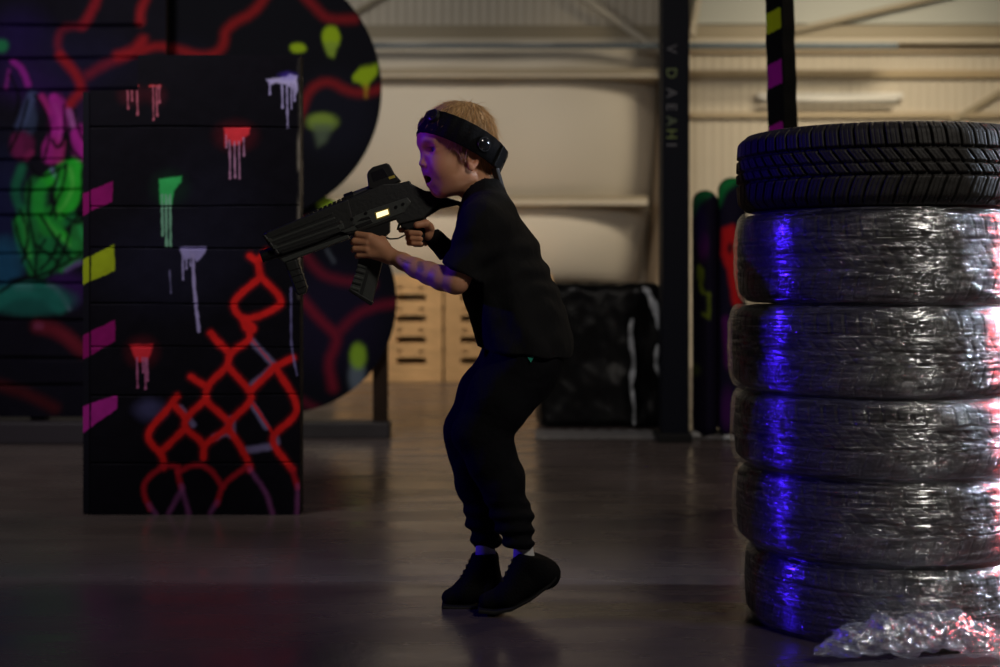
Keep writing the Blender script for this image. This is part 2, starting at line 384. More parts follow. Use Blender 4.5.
blanket('insulation_blanket',205,281,656,642,.08,'bulging pale wall panel just above the black wrapped bale')
# tapered frame column at the blankets' end, placed to block light from the right
mb=MB(); q=[P(668,-60,11.75),P(664,190,11.75),P(650,290,11.75),P(646,346,11.75)]
pts=[(11.18,q[0][2]),(11.20,q[1][2]),(11.42,q[2][2]),(11.5,0.0),(11.98,0.0),(11.98,q[0][2])]
V=[];xs=[(668-500)*11.6/F,(665-500)*11.6/F,(652-500)*11.6/F,(645-500)*11.6/F,(645-500)*11.6/F,(668-500)*11.6/F]
V=[(x,y,z) for x,(y,z) in zip(xs,pts)]+[(x+.02,y,z) for x,(y,z) in zip(xs,pts)]
struct(mesh('trim_11',V,[[0,1,2,3,4,5],[11,10,9,8,7,6]]+[[i,6+i,6+(i+1)%6,(i+1)%6] for i in range(6)],mat('shaded_brown_steel',(.30,.23,.16),.6),smooth=False))
# tray, tubes, braces
r=empty('cable_tray',tuple(P(640,46,11.6)),'long thin blue-grey tray running along the wall under the top rail','cable tray')
M_tray=mat('blue_grey_tray',(.10,.14,.18),.5)
mb=MB(); a,c=P(300,46,11.38),P(897,46,11.38); mb.box((a+c)/2,(c[0]-a[0],.06,.030)); mb.build('tray',M_tray,r)
mb=MB(); a,c=P(690,46,11.55),P(897,46,11.55); mb.box((a+c)/2,(c[0]-a[0],.05,.052)); mb.build('duct',mat('dark_teal_duct',(.07,.11,.13),.5),r)
r=empty('lamp_batten',tuple(P(830,98,11.95)),'unlit white tube lamp on the wall above the tyre stack','lamp')
mb=MB(); a,c=P(757,96,11.95),P(902,96,11.95); mb.box((a+c)/2,(c[0]-a[0],.08,.05),bev=.008); mb.build('housing',mat('white_enamel',(.72,.72,.70),.4),r)
mb=MB(); mb.tube(P(762,100,11.87),P(897,100,11.87),.02); mb.build('tube',mat('tube_glass',(.85,.85,.82),.3),r,smooth=True)
def brace(name,a,c,w,m,label):
    mb=MB(); mb.bar(a,c,w,w,bev=.006); o=mb.build(name,m,origin=tuple((np.array(a)+np.array(c))/2)); tag(o,label,'brace')
brace('diagonal_brace',P(570,-12,11.84),P(664,55,11.84),.055,M_steel_lt,'pale diagonal steel brace running down to the black banner column')
brace('diagonal_brace',P(345,18,11.97),P(400,-14,11.97),.04,M_steel,'short dark diagonal brace at the top beside the painted disc')
brace('diagonal_brace',P(770,36,11.86),P(960,-8,11.86),.045,M_steel,'thin tan diagonal brace above the tyre stack rising right')
brace('diagonal_brace',P(950,122,11.97),P(1060,58,11.97),.05,M_steel,'short tan diagonal brace at the right edge over the tyres')
brace('wall_strut',P(700,-10,11.86),P(692,36,11.86),.05,M_steel_lt,'short pale strut right beside the black banner column')
# upper sheets above the top rail: lighter grey-green strip
hbar('trim_10',690,1270,-30,24,11.93,.05,mat('grey_green_sheet',(.50,.53,.50),.5))

# ================================================================== PALLETS
def make_pallet(label,loc,gp):
    r=empty('wooden_pallet',loc,label,'pallet',gp); W=.79; D=1.0; x,y,z=loc
    def part(n,f):
        mb=MB(); f(mb); mb.build(n,M_wood,r)
    for k in range(5):
        part('deck_board',lambda m,k=k: m.box((x-W/2+.07+k*(W-.14)/4,y,z+.145),(.13,D,.02),bev=.002))
    for k in (-1,0,1):
        part('stringer_board',lambda m,k=k: m.box((x,y+k*(D/2-.05),z+.118),(W,.10,.034),bev=.002))
        part('bottom_board',lambda m,k=k: m.box((x,y+k*(D/2-.05),z+.027),(W,.10,.054),bev=.002))
    for i in (-1,0,1):
        for k in (-1,0,1): part('block',lambda m,i=i,k=k: m.box((x+i*(W/2-.06),y+k*(D/2-.05),z+.078),(.12,.10,.05),bev=.002))
    return r
MP=None; PYC=10.75
names=['lowest','second','third','highest']
for px_,side in ((395,'left'),(498.5,'right')):
    x=float((px_-500)*10.9/F)
    base=MB(); base.box((x,PYC,.04),(.79,1.0,.078),bev=.004); tag(base.build('timber_base',M_wood,origin=(x,PYC,0)),'thick pale timber base under the %s pallet stack'%side,'timber base')
    for k in range(4):
        loc=(x,PYC,.08+.155*k); lab='pale pine pallet, %s of four in the %s stack behind the player'%(names[k],side)
        if MP is None: MP=make_pallet(lab,loc,'pine pallets stacked by the wall')
        else:
            c=copy_tree(MP); c.location=loc; c['label']=lab
    top=MB(); top.box((x,PYC,.746),(.79,1.0,.088),bev=.004); tag(top.build('wooden_board',M_wood,origin=(x,PYC,.70)),'thick pale board lying on top of the %s pallet stack'%side,'board')

# ================================================================== LEFT OBSTACLES
RED=(.75,.018,.018); DRED=(.30,.012,.02); GRN=(.04,.62,.06); MAG=(.27,.008,.15); YEL=(.34,.44,.015); LAV=(.34,.30,.62); BLK=(.006,.006,.012); NAVY=(.008,.008,.022)
def lc(pts): return [(130+x/2.38,240+y/2.38) for x,y in pts]
def block_paint(p):
    q=Paint(p,(.0055,.005,.009))
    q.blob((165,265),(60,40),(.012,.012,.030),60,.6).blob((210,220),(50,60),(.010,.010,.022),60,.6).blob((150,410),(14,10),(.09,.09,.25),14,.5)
    for pts,w,a,c,s in [
        ([(290,240),(345,300)],6,.55,LAV,5),([(345,300),(290,345)],6,.45,LAV,5),([(240,430),(240,460)],9,.5,LAV,5),([(345,470),(350,490),(280,500)],7,.5,LAV,5),
        ([(200,470),(240,455)],6,.6,LAV,4),([(120,400),(150,440)],6,.5,LAV,4),([(290,390),(325,445)],6,.5,LAV,4)]:
        q.line(lc(pts),w,c,s,a)
    main=[[(285,38),(302,52),(325,28)],[(303,50),(311,88)],[(311,88),(362,138),(356,160),(276,194),(246,166),(248,140),(311,88)],
      [(270,192),(275,212),(294,216),(292,204),(276,194)],[(284,222),(286,238),(237,268),(232,300)],[(192,222),(216,250)],[(214,247),(237,268)],
      [(232,300),(182,348),(180,383)],[(232,300),(287,360),(290,385),(237,430),(235,455)],[(345,302),(287,360)],[(345,302),(388,280)],
      [(345,302),(397,382),(396,420),(342,460),(338,485),(385,545)],[(182,350),(145,326)],[(180,383),(235,432)],[(180,380),(132,423),(130,450),(176,482),(175,518)],
      [(112,372),(90,402),(42,455),(45,482),(78,510),(80,540)],[(108,396),(132,424)],[(130,450),(76,502)],[(235,447),(176,488)],[(235,450),(275,510),(285,545)]]
    for pts in main: q.line(lc(pts),9.5,DRED,6,.45)
    for pts in main: q.line(lc(pts),6.2,RED,2.6,.97)
    q.line(lc([(290,385),(340,460)]),3,RED,2.5,.9).line(lc([(292,240),(340,296)]),2,RED,2,.6)
    fade=[[(285,535),(222,578),(207,628)],[(80,538),(38,568),(30,600),(48,640)],[(82,535),(115,540)],[(115,552),(160,530),(196,550),(220,588)],[(385,545),(400,590)],[(112,548),(122,590)]]
    for pts in fade: q.line(lc(pts),5,(.5,.015,.03),5,.8)
    for pts in [[(122,585),(140,650)],[(125,590),(92,650)],[(285,545),(325,600),(340,655)],[(45,630),(62,655)],[(207,625),(190,650)],[(400,585),(398,650)]]: q.line(lc(pts),4,(.30,.08,.28),6,.6)
    # drips
    def drip(xs,c,w=1.5,a=.9):
        for x,ya,yb in xs: q.line([(x,ya),(x+.6,yb)],w,c,1.2,a).blob((x+.6,yb),(1.2,1.6),c,1,a)
    q.line([(125,86),(138,86)],2,(.5,.05,.06)).line([(150,86),(160,86)],2,(.5,.05,.06)).blob((132,95),(12,9),(.12,.01,.02),14,.3).blob((156,95),(9,9),(.12,.01,.02),14,.3)
    drip([(127.5,86,108),(131.5,86,100),(137,86,114),(153,86,119),(156.5,86,115),(159,86,102)],(.40,.10,.16))
    q.blob((236,136),(19,14),(.16,.01,.02),16,.35).fill([(224,128),(250,127),(249,134),(243,139),(240,145),(232,145),(229,139),(225,147)],(.75,.04,.06),3)
    drip([(226,135,147),(229.5,140,178),(234.5,142,177),(239,142,178),(243.5,138,155)],(.45,.22,.40))
    q.fill([(266,79),(285,77),(290,74),(297,76),(298,90),(295,95),(292,88),(284,84),(276,83),(270,85)],(.48,.44,.80),3).blob((288,76),(8,4),(.10,.05,.6),6,.4)
    drip([(269.5,82,94),(282,84,107),(287,84,127),(291,84,108),(294,84,100)],(.36,.32,.62),2)
    q.blob((170,188),(17,16),(.008,.05,.02),18,.3).fill([(159,179),(182,176),(181,182),(174,190),(172,204),(160,204)],(.04,.45,.12),3)
    drip([(162,195,235),(166,195,246),(170,195,246)],(.18,.42,.30),2.4)
    q.fill([(179,247),(207,246.5),(205,253),(197,262),(193,258),(184,260)],(.30,.27,.58),2)
    drip([(182.5,250,279),(186,250,268),(190,250,265)],(.30,.27,.55),1.8); q.line([(193,255),(194,290),(199,331)],3.2,(.34,.30,.60),1.5).line([(169.5,270),(171,293)],1.4,(.16,.15,.32),1.2,.8)
    q.blob((142,352),(15,14),(.16,.01,.02),16,.35).fill([(129,345),(153,344),(151,352),(147,362),(137,362),(133,353)],(.70,.03,.05),3)
    drip([(137,358,387),(142.5,358,372),(145,358,388),(147,358,380)],(.42,.12,.28),1.8)
    q.line([(291,288),(291,340),(292,350),(297,375)],1.6,(.22,.20,.48),1.5,.8)
    for pts,c in [([(91,190),(113,181),(112,202),(91,211)],MAG),([(91,256),(114,244.5),(115,271),(91,281)],YEL),([(91,331),(115,320),(115,341),(91,355)],MAG),([(91,403),(117,395),(117,409),(91,427)],(.42,.02,.30))]: q.fill(pts,c,1.2,.9)
    q.line([(300,60),(300,240)],4,(.05,.045,.04),3,.5); sn=snoise(np.c_[p,np.zeros(len(p))]*1.,.12,9)
    e=np.clip((p[:,0]-296)/3,0,1)*np.clip(sn*1.5+.3,0,1)*(p[:,1]<300); q.c=q.c*(1-e[:,None])+np.array((.20,.18,.15))*e[:,None]
    return q.c*(1+.12*snoise(np.c_[p,np.zeros(len(p))],.2,5)[:,None])
def grooves(rows,w=1.0,dep=.006):
    def f(p):
        g=np.zeros(len(p))
        for y,xa,xb in rows: g+=dep*np.clip(1-np.abs(p[:,1]-y-.6*np.sin(p[:,0]*.02+y))/w,0,1)*((p[:,0]>xa)&(p[:,0]<xb))
        return g
    return f
BY=4.47
r=empty('painted_obstacle',tuple(P(195,515,BY+.07)),'tall black plank block painted with red netting and paint drips','obstacle')
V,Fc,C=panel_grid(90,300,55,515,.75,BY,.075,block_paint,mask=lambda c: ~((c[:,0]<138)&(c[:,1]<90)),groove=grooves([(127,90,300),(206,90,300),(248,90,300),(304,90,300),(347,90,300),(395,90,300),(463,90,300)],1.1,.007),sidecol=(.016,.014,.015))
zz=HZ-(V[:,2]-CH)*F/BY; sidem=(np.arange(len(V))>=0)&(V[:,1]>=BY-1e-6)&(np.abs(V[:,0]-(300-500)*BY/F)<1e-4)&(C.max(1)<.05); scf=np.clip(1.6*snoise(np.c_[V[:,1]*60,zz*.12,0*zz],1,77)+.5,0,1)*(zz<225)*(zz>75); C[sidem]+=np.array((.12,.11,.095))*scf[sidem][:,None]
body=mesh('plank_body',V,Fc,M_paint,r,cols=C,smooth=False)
def ebp(p):
    q=Paint(p,(.008,.008,.014))
    for pts,c in [([(80,195),(91,190),(91,211),(80,218)],MAG),([(80,261),(91,256),(91,281),(80,286)],YEL),([(80,337),(91,331),(91,355),(80,361)],MAG),([(80,408),(91,403),(91,427),(80,435)],(.42,.02,.30))]: q.fill(pts,c,1.2,.9)
    return q.c
V,Fc,C=panel_grid(83,89.2,92,513.5,.8,BY+.004,.065,ebp,sidecol=(.01,.01,.012))
mesh('edge_post',V,Fc,M_paint,r,cols=C,smooth=False)

WY=6.45
def wall_paint(p):
    q=Paint(p,(.0045,.004,.009))
    PU=(.06,.012,.16)
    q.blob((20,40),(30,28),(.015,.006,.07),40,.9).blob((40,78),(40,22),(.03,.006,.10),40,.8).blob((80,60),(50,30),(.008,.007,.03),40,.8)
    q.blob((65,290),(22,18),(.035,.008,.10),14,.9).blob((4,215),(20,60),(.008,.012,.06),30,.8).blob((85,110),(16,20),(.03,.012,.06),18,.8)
    for pts,w,c,s,a in [
     ([(98,-10),(96,3),(88,18),(82,26)],8,(.36,.01,.02),7,.8),([(82,26),(62,27),(57,42),(60,56)],6,(.22,.01,.03),7,.8),([(60,56),(75,72),(83,88),(72,102),(66,108)],8,(.42,.012,.02),7,.9),
     ([(88,75),(105,64),(122,58)],7,(.25,.01,.03),9,.8),([(118,56),(133,52),(143,40)],9,(.50,.015,.02),8,.8),([(140,52),(150,47),(160,46),(172,48)],7,(.42,.012,.015),7,.85),([(147,-5),(140,12),(140,22)],7,(.45,.015,.02),7,.9),
     ([(13,62),(22,68),(28,84)],6,(.40,.02,.40),3,.8),([(9,70),(6,88)],3,(.30,.02,.30),3,.7),([(-4,46),(2,46)],12,(.02,.30,.10),5,.8),
     ([(32,95),(26,112),(20,127)],9,(.07,.10,.24),5,.8),
     ([(42,97),(50,113)],7,(.42,.02,.22),3,.9),([(54,99),(60,112),(59,127)],11,(.48,.02,.38),3,1),([(57,130),(49,145),(48,157)],12,(.46,.02,.36),3,1),([(60,142),(58,158)],11,(.45,.03,.20),3,.9),
     ([(68,112),(73,118),(74,127)],8,(.45,.12,.45),2.5,.9),([(77,133),(81,146),(86,156)],12,(.50,.02,.40),3,1),([(17,140),(18,152)],11,(.16,.01,.09),5,.9),([(26,157),(31,152)],6,(.30,.02,.12),3,.9),
     ([(74,165),(76,185),(73,200),(60,213)],15,(.02,.52,.03),3,1),([(52,176),(38,188),(38,212)],12,(.02,.50,.03),3,1),([(22,168),(14,190),(21,210)],9,(.01,.15,.07),5,.9),([(52,170),(58,180),(56,190)],4,(.20,.26,.50),2,.9),
     ([(42,218),(57,231),(67,240)],10,(.02,.45,.03),3,1),([(20,222),(26,252)],13,(.015,.36,.04),3,1),([(66,222),(72,216)],9,(.01,.20,.05),4,.9),([(46,243),(50,268),(40,272)],13,(.01,.18,.06),4,.9),([(80,228),(84,238)],6,(.03,.45,.15),3,.9),([(76,243),(72,262),(62,268)],8,(.02,.32,.05),3,.9),([(28,262),(34,274)],9,(.01,.22,.05),4,.9),([(66,270),(80,262)],5,(.16,.10,.34),3,.8),
     ([(3,255),(8,275)],18,(.01,.07,.18),8,.9),([(-6,302),(18,288),(46,290),(60,304)],18,(.015,.22,.16),6,.9),([(48,284),(60,292),(69,309)],4,(.12,.18,.26),3,.8),([(18,287),(30,287)],8,(.10,.28,.30),5,.7),
     ([(38,326),(58,330),(82,350)],12,(.22,.015,.03),9,.8),([(37,326),(40,326)],6,(.30,.06,.16),5,.7),([(0,385),(30,395),(55,408)],9,(.12,.01,.01),10,.6)]:
        q.line(pts,w,c,s*1.3,a)
    for c,r_,cc,sf,a in [((66,185),(13,24),(.02,.46,.03),5,.85),((50,222),(14,16),(.015,.34,.04),6,.7),((27,235),(12,28),(.015,.26,.05),7,.7),((78,240),(8,20),(.02,.30,.05),5,.7),((50,255),(22,18),(.01,.20,.05),8,.7),((36,195),(12,18),(.015,.28,.05),6,.6),
        ((58,118),(10,22),(.44,.02,.34),5,.7),((80,142),(9,18),(.44,.02,.34),4,.8),((52,150),(10,14),(.42,.02,.26),4,.7),((22,145),(12,14),(.16,.01,.08),7,.7),((5,262),(20,26),(.01,.08,.16),10,.7),((30,300),(44,16),(.012,.16,.13),8,.7),((30,118),(7,16),(.05,.08,.17),5,.6)]: q.blob(c,r_,cc,sf,a)
    q.line([(70,168),(74,185),(66,204),(56,214)],3,(.10,.60,.08),4,.8).line([(46,222),(60,236),(70,246)],3,(.08,.55,.08),4,.7).line([(24,215),(26,235),(30,258)],3,(.05,.42,.07),4,.7).line([(55,104),(61,120),(60,140)],3,(.58,.06,.46),4,.6)
    b0=np.array((.0045,.004,.009)); q.c=b0+(q.c-b0)*np.array((.62,.58,.62))
    K=(.002,.002,.004)
    for pts in [[(35,95),(48,115),(50,135),(44,160)],[(64,105),(65,128),(62,145)],[(64,128),(72,150),(80,158)],[(30,165),(40,180),(66,165)],[(66,165),(64,185),(50,215)],[(28,215),(36,250),(36,272)],[(14,215),(20,245),(38,280)],[(40,215),(60,245),(70,258)],[(45,240),(36,255)],[(10,280),(45,275),(80,255)],[(0,292),(20,278),(45,280)],[(60,235),(52,258),(40,270)],[(52,140),(58,150),(66,135)],[(60,168),(52,195),(56,218)],[(20,210),(30,235),(22,262)],[(62,215),(78,225),(84,215)],[(70,225),(66,250),(50,275)],[(30,180),(28,215)],[(82,170),(82,205),(74,222)],[(36,245),(58,262)],[(28,100),(20,130),(10,150)],[(74,110),(78,130),(90,150)],[(10,75),(20,95),(16,115)]]:
        q.line(pts,3.0,K,2.2,.95)
    return q.c*(1+.15*snoise(np.c_[p,np.zeros(len(p))],.15,6)[:,None])
rows=[(y,-300,141) for y in (25,58,90,130,160,190,215,254,283,320,358,385)]
r=empty('graffiti_fence',tuple(P(40,440,WY+.05)),'black plank fence at far left with green, magenta and teal graffiti','fence')
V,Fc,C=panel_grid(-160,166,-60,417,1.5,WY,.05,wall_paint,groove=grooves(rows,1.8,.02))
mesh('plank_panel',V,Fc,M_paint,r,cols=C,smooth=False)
mb=MB(); a,c=P(-160,429,WY-.05),P(141,429,WY-.05); h=px2m(22,WY); mb.box(((a[0]+c[0])/2,WY+.08,h/2),(c[0]-a[0],.3,h),bev=.01); mb.build('base_rail',mat('dark_painted_rail',(.018,.014,.022),.6),r)
for x in (-60,40,130):
    mb=MB(); a=P(x,440,WY+.1); mb.box((a[0],WY+.1,.9),(.07,.07,1.8)); mb.build('post',M_black,r)
# figure-eight disc target
DY=6.62
def disc(cx,cy,R,Y,paintfn,depth=.035):
    nr,ns=int(R/1.6),260; V=[[cx,cy]]; 
    for i in range(1,nr+1):
        a=np.linspace(0,2*math.pi,ns,endpoint=False); V+=np.c_[cx+R*i/nr*np.cos(a),cy+R*i/nr*np.sin(a)].tolist()
    p=np.array(V); Fq=[[0,1+(j+1)%ns,1+j] for j in range(ns)]
    for i in range(nr-1):
        o=1+i*ns; Fq+=[[o+j,o+(j+1)%ns,o+ns+(j+1)%ns,o+ns+j] for j in range(ns)]
    W=np.c_[(p[:,0]-500)*Y/F,np.full(len(p),Y),CH-(p[:,1]-HZ)*Y/F]; C=paintfn(p)
    n=len(W); rim=1+(nr-1)*ns; Wb=W[rim:rim+ns].copy(); Wb[:,1]+=depth; W2=np.concatenate([W,W[rim:rim+ns],Wb]); C2=np.concatenate([C,np.tile((.02,.018,.015),(2*ns,1))])
    Fq+=[[n+j,n+ns+j,n+ns+(j+1)%ns,n+(j+1)%ns] for j in range(ns)]; Fq.append([n+ns+j for j in range(ns)])
    Fq=[f[::-1] for f in Fq] ; return W2,Fq,C2
def upper_paint(p):
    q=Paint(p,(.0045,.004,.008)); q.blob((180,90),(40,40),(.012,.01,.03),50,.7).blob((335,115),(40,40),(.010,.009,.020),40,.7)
    for pts,w,c,s,a in [([(138,46),(150,48),(175,48),(200,57),(218,53),(225,42),(224,32),(235,22),(255,12),(268,-8)],8,(.42,.012,.015),6,.85),([(300,-8),(316,8),(327,20),(355,19)],8,(.36,.012,.018),6,.8),
      ([(296,128),(302,108),(310,88),(328,80),(345,90),(362,94),(384,88)],8,(.36,.014,.018),6,.85)]: q.line(pts,w*.8,c,s*1.9,a)
    G=(.36,.46,.012)
    q.blob((331,37),(9,11),G,4,1).fill([(323,42),(339,42),(334,58),(328,56)],(.28,.36,.04),4,.9)
    q.blob((298,48),(8,5),G,3,1)
    q.fill([(352,77),(360,68),(378,64),(378,73),(369,84),(367,92),(362,84),(353,81)],G,3,1).line([(366,86),(366,96)],4,(.45,.20,.02),4,.8)
    q.blob((322,122),(15,9),(.26,.33,.05),7,.95).fill([(312,124),(334,124),(326,142),(318,147)],(.12,.14,.09),8,.8)
    q.c=q.c*np.array((.66,.8,.8))
    return q.c
def lower_paint(p):
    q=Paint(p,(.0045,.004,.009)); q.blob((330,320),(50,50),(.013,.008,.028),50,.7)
    for pts,w,c,s,a in [([(303,252),(318,272),(335,280),(372,284)],8,(.22,.010,.028),7,.8),([(303,300),(320,320),(338,336),(334,350),(328,362),(333,388)],8,(.28,.010,.028),7,.85),([(340,331),(356,314),(376,306),(396,303)],8,(.24,.010,.03),7,.8),([(297,398),(322,412)],6,(.2,.01,.03),7,.7),([(308,220),(304,236)],6,(.3,.012,.02),5,.8),([(327,250),(334,262)],3,(.12,.12,.16),3,.7)]: q.line(pts,w*.8,c,s*1.9,a)
    q.blob((329,198),(14,13),(.30,.38,.03),7,1).blob((357,377),(8,18),(.14,.15,.20),8,.9).blob((358,356),(8,13),(.28,.42,.03),6,.95)
    q.c=q.c*np.array((.66,.8,.8))
    return q.c
r=empty('disc_obstacle',tuple(P(345,440,DY)),'large black figure-eight board of two round discs with blurred red veins','obstacle')
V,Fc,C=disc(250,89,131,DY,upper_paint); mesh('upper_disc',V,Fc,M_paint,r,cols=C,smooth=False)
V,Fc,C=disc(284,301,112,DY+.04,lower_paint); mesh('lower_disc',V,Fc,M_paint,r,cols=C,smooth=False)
M_dwood=mat('dark_brown_timber',(.022,.013,.009),.7,var=.2,spec=.1)
mb=MB(); a=P(380.5,300,DY+.12); mb.box((a[0],DY+.12,.45),(.07,.07,.9),bev=.004); mb.build('post',M_dwood,r)
mb=MB(); a,c=P(235,433,DY),P(389,433,DY); mb.box(((a[0]+c[0])/2,DY+.08,.037),(c[0]-a[0],.16,.072),bev=.006); mb.build('foot_beam',mat('grey_painted_beam',(.014,.011,.014),.6,var=.5,varscale=6),r)

# ================================================================== CENTRE BACKGROUND
# black wrapped bale
g=SDF((.0,6.75,-.02),(1.0,7.75,.85),.012)
bc=P(603,356,7.0); g.box((bc[0],7.42,.365),(.315,.33,.365),.05)
V,Q=g.mesh(); Nn=normals(V,Q); V=V+Nn*(.012*snoise(V,14,2)[:,None]+.006*snoise(V*[1,1,.4],40,4)[:,None]); V[:,2]=np.maximum(V[:,2],.001)
r=empty('wrapped_bale',(float(bc[0]),7.42,0),'low bulky bale in shiny black plastic behind the player','bale')
mesh('plastic_cover',V,Q,M_bag,r)
def ribbon(pts,w,name,parent=None,label=None,seedn=1,tw=.6):
    V=[];n=len(pts);rr=np.random.default_rng(seedn)
    fine=[]
    for i in range(n-1):
        for t in np.linspace(0,1,6,endpoint=False): fine.append(np.array(pts[i])*(1-t)+np.array(pts[i+1])*t)
    fine.append(np.array(pts[-1])); m=len(fine); nc=6
    for i,c in enumerate(fine):
        ww=w*(.5+.5*math.sin(math.pi*min(i/m+.12,1)))*(.8+.4*rr.random())
        for j in range(nc): 
            u=j/(nc-1)-.5; V.append((c[0]+u*ww,c[1]-.006+.018*math.sin(j*2.1+i*.9)*tw+.004*rr.normal(),c[2]+.006*rr.normal()))
    Fq=[[i*nc+j,i*nc+j+1,(i+1)*nc+j+1,(i+1)*nc+j] for i in range(m-1) for j in range(nc-1)]
    return mesh(name,V,Fq,M_loose,parent)
M_loose=mat('loose_white_film',(.45,.47,.5),.3,spec=.8)
ribbon([P(632,318,7.07),P(630,335,7.06),P(634,360,7.06),P(631,385,7.06),P(634,405,7.05),P(634,424,7.04)],.024,'loose_film_and_sheen',r,seedn=3)
ribbon([P(645,287,6.98),P(652,300,6.96),P(661,330,6.96),P(662,352,6.98)],.035,'loose_film_and_sheen',r,seedn=5)  # pale strip standing in for the sheen on the bale's plastic
ribbon([P(658,345,6.98),P(655,365,6.97),P(660,378,6.98)],.02,'loose_film_and_sheen',r,seedn=6)
mb=MB(); 
V=[];nx,ny=60,6
for j in range(ny+1):
    for i in range(nx+1):
        q=P(535+i*3.3,439-j*1.1,6.6); Yf=CH*F/(440-j*1.5-HZ+.0); V.append(((535+i*3.3-500)*Yf/F,Yf,.004+.012*abs(math.sin(i*.7+j*1.9))*(0<j<ny)))
tag(mesh('plastic_sheet',V,[[j*(nx+1)+i,j*(nx+1)+i+1,(j+1)*(nx+1)+i+1,(j+1)*(nx+1)+i] for j in range(ny) for i in range(nx)],mat('grey_sheet',(.16,.155,.16),.35),origin=(float(V[0][0]),float(V[0][1]),0)),'flat grey plastic strip on the floor in front of the black bale','plastic sheet')
for (x,y,w,lab) in ((694,438,14,'small crumpled white film scrap at the foot of the banner column'),(731,441,12,'small crumpled white film scrap beside the wrapped tyres')):
    Yf=CH*F/(y-HZ); c=P(x,y,Yf); g=SDF(c-.09,c+.09,.005)
    g.ell((c[0],c[1],.014),(.035,.03,.014),k=0); V,Q=g.mesh(); V+=normals(V,Q)*(.010*snoise(V,90,8)[:,None]); V[:,2]=np.maximum(V[:,2],.001)
    tag(mesh('film_scrap',V,Q,M_loose,origin=(float(c[0]),float(c[1]),0)),lab,'film scrap')
# banner column
CY=6.5
r=empty('banner_column',tuple(P(677,440,CY+.07)),'tall slim black column with faint vertical lettering','column')
mb=MB(); a=P(676,0,CY); mb.box((a[0],CY+.08,2.3),(px2m(27,CY),.16,4.6),bev=.006); mb.build('shaft',mat('black_banner',(.003,.004,.009),.6,spec=.12),r)
mb=MB(); mb.box((a[0]-.01,CY+.06,.02),(.16,.24,.04),bev=.006); mb.build('base_plate',M_black,r)
for y,ch,c in ((49,'V',(.06,.06,.08)),(73,'D',(.09,.13,.03)),(93,'A',(.08,.08,.10)),(107,'E',(.08,.08,.10)),(121,'A',(.07,.10,.05)),(134,'H',(.12,.17,.03)),(145,'I',(.11,.11,.13))):
    cu=bpy.data.curves.new('letter','FONT'); cu.body=ch; cu.size=.068; cu.align_x='CENTER'; cu.align_y='CENTER'; cu.extrude=.001
    o=bpy.data.objects.new('letter',cu); col.objects.link(o); cu.materials.append(mat('letter_ink',c,.5)); o.parent=r
    q=P(671,y,CY); o.location=(q[0]-ORG[r.name][0],CY-.002-ORG[r.name][1],q[2]-ORG[r.name][2]); o.rotation_euler=(math.pi/2,math.pi/2,0)
# two painted rounded barriers
def barrier(x,w,ytop,ybot,Y,fn,label,rot):
    c=P(x,ybot,Y); hgt=px2m(ybot-ytop,Y); hw=px2m(w/2,Y)
    cx_=c[0]-.36*math.sin(rot)
    R=[[math.cos(rot),math.sin(rot),0],[-math.sin(rot),math.cos(rot),0],[0,0,1]]
    g=SDF((c[0]-.45,Y-.1,-.02),(c[0]+.45,Y+.9,hgt+.05),.010); g.box((cx_,Y+.36,hgt/2),(hw,.34,hgt/2),hw*.92,R=R)
    V,Q=g.mesh(); V=relax(V,Q,1); V[:,2]=np.maximum(V[:,2],0.001)
    p=np.c_[500+V[:,0]*F/V[:,1],HZ-(V[:,2]-CH)*F/V[:,1]]
    o=mesh('painted_barrier',V,Q,M_paint,origin=(float(c[0]),Y+.36,0),cols=fn(p)); tag(o,label,'barrier')
def b1(p):
    q=Paint(p,(.008,.006,.018)); q.line([(690,215),(698,198),(712,190)],9,(.01,.14,.05),6,.9).blob((703,245),(5,14),(.10,.008,.14),7,.7).blob((700,225),(6,20),(.02,.01,.08),8,.7)
    Y_=(.14,.19,.015)
    for pts in [[(699,266),(702,270)],[(699,267),(698,278)],[(702,270),(701,290)],[(700,285),(703,291)],[(703,293),(709,294)],[(709,294),(709,314)],[(703,314),(709,318)]]: q.line(pts,3,Y_,2.5,.9)
    q.blob((692,370),(8,7),(.07,.09,.015),6,.7); return q.c
def b2(p):
    q=Paint(p,(.009,.007,.022)); q.line([(716,205),(722,188),(734,180)],9,(.01,.20,.05),6,.9)
    q.fill([(722,228),(734,224),(742,250),(742,310),(733,305),(727,270),(721,255)],(.50,.012,.015),5).blob((730,248),(3,6),BLK,3,.9).line([(726,320),(730,365)],8,(.10,.008,.12),8,.8).blob((728,410),(8,20),(.06,.008,.10),10,.7)
    return q.c
barrier(705,26,187,437,6.60,b1,'left dark round-topped barrier with yellow scribble and green rim',-.155)
barrier(732.5,29,177,440,6.60,b2,'right dark round-topped barrier with bright red patch, half behind tyres',-.155)
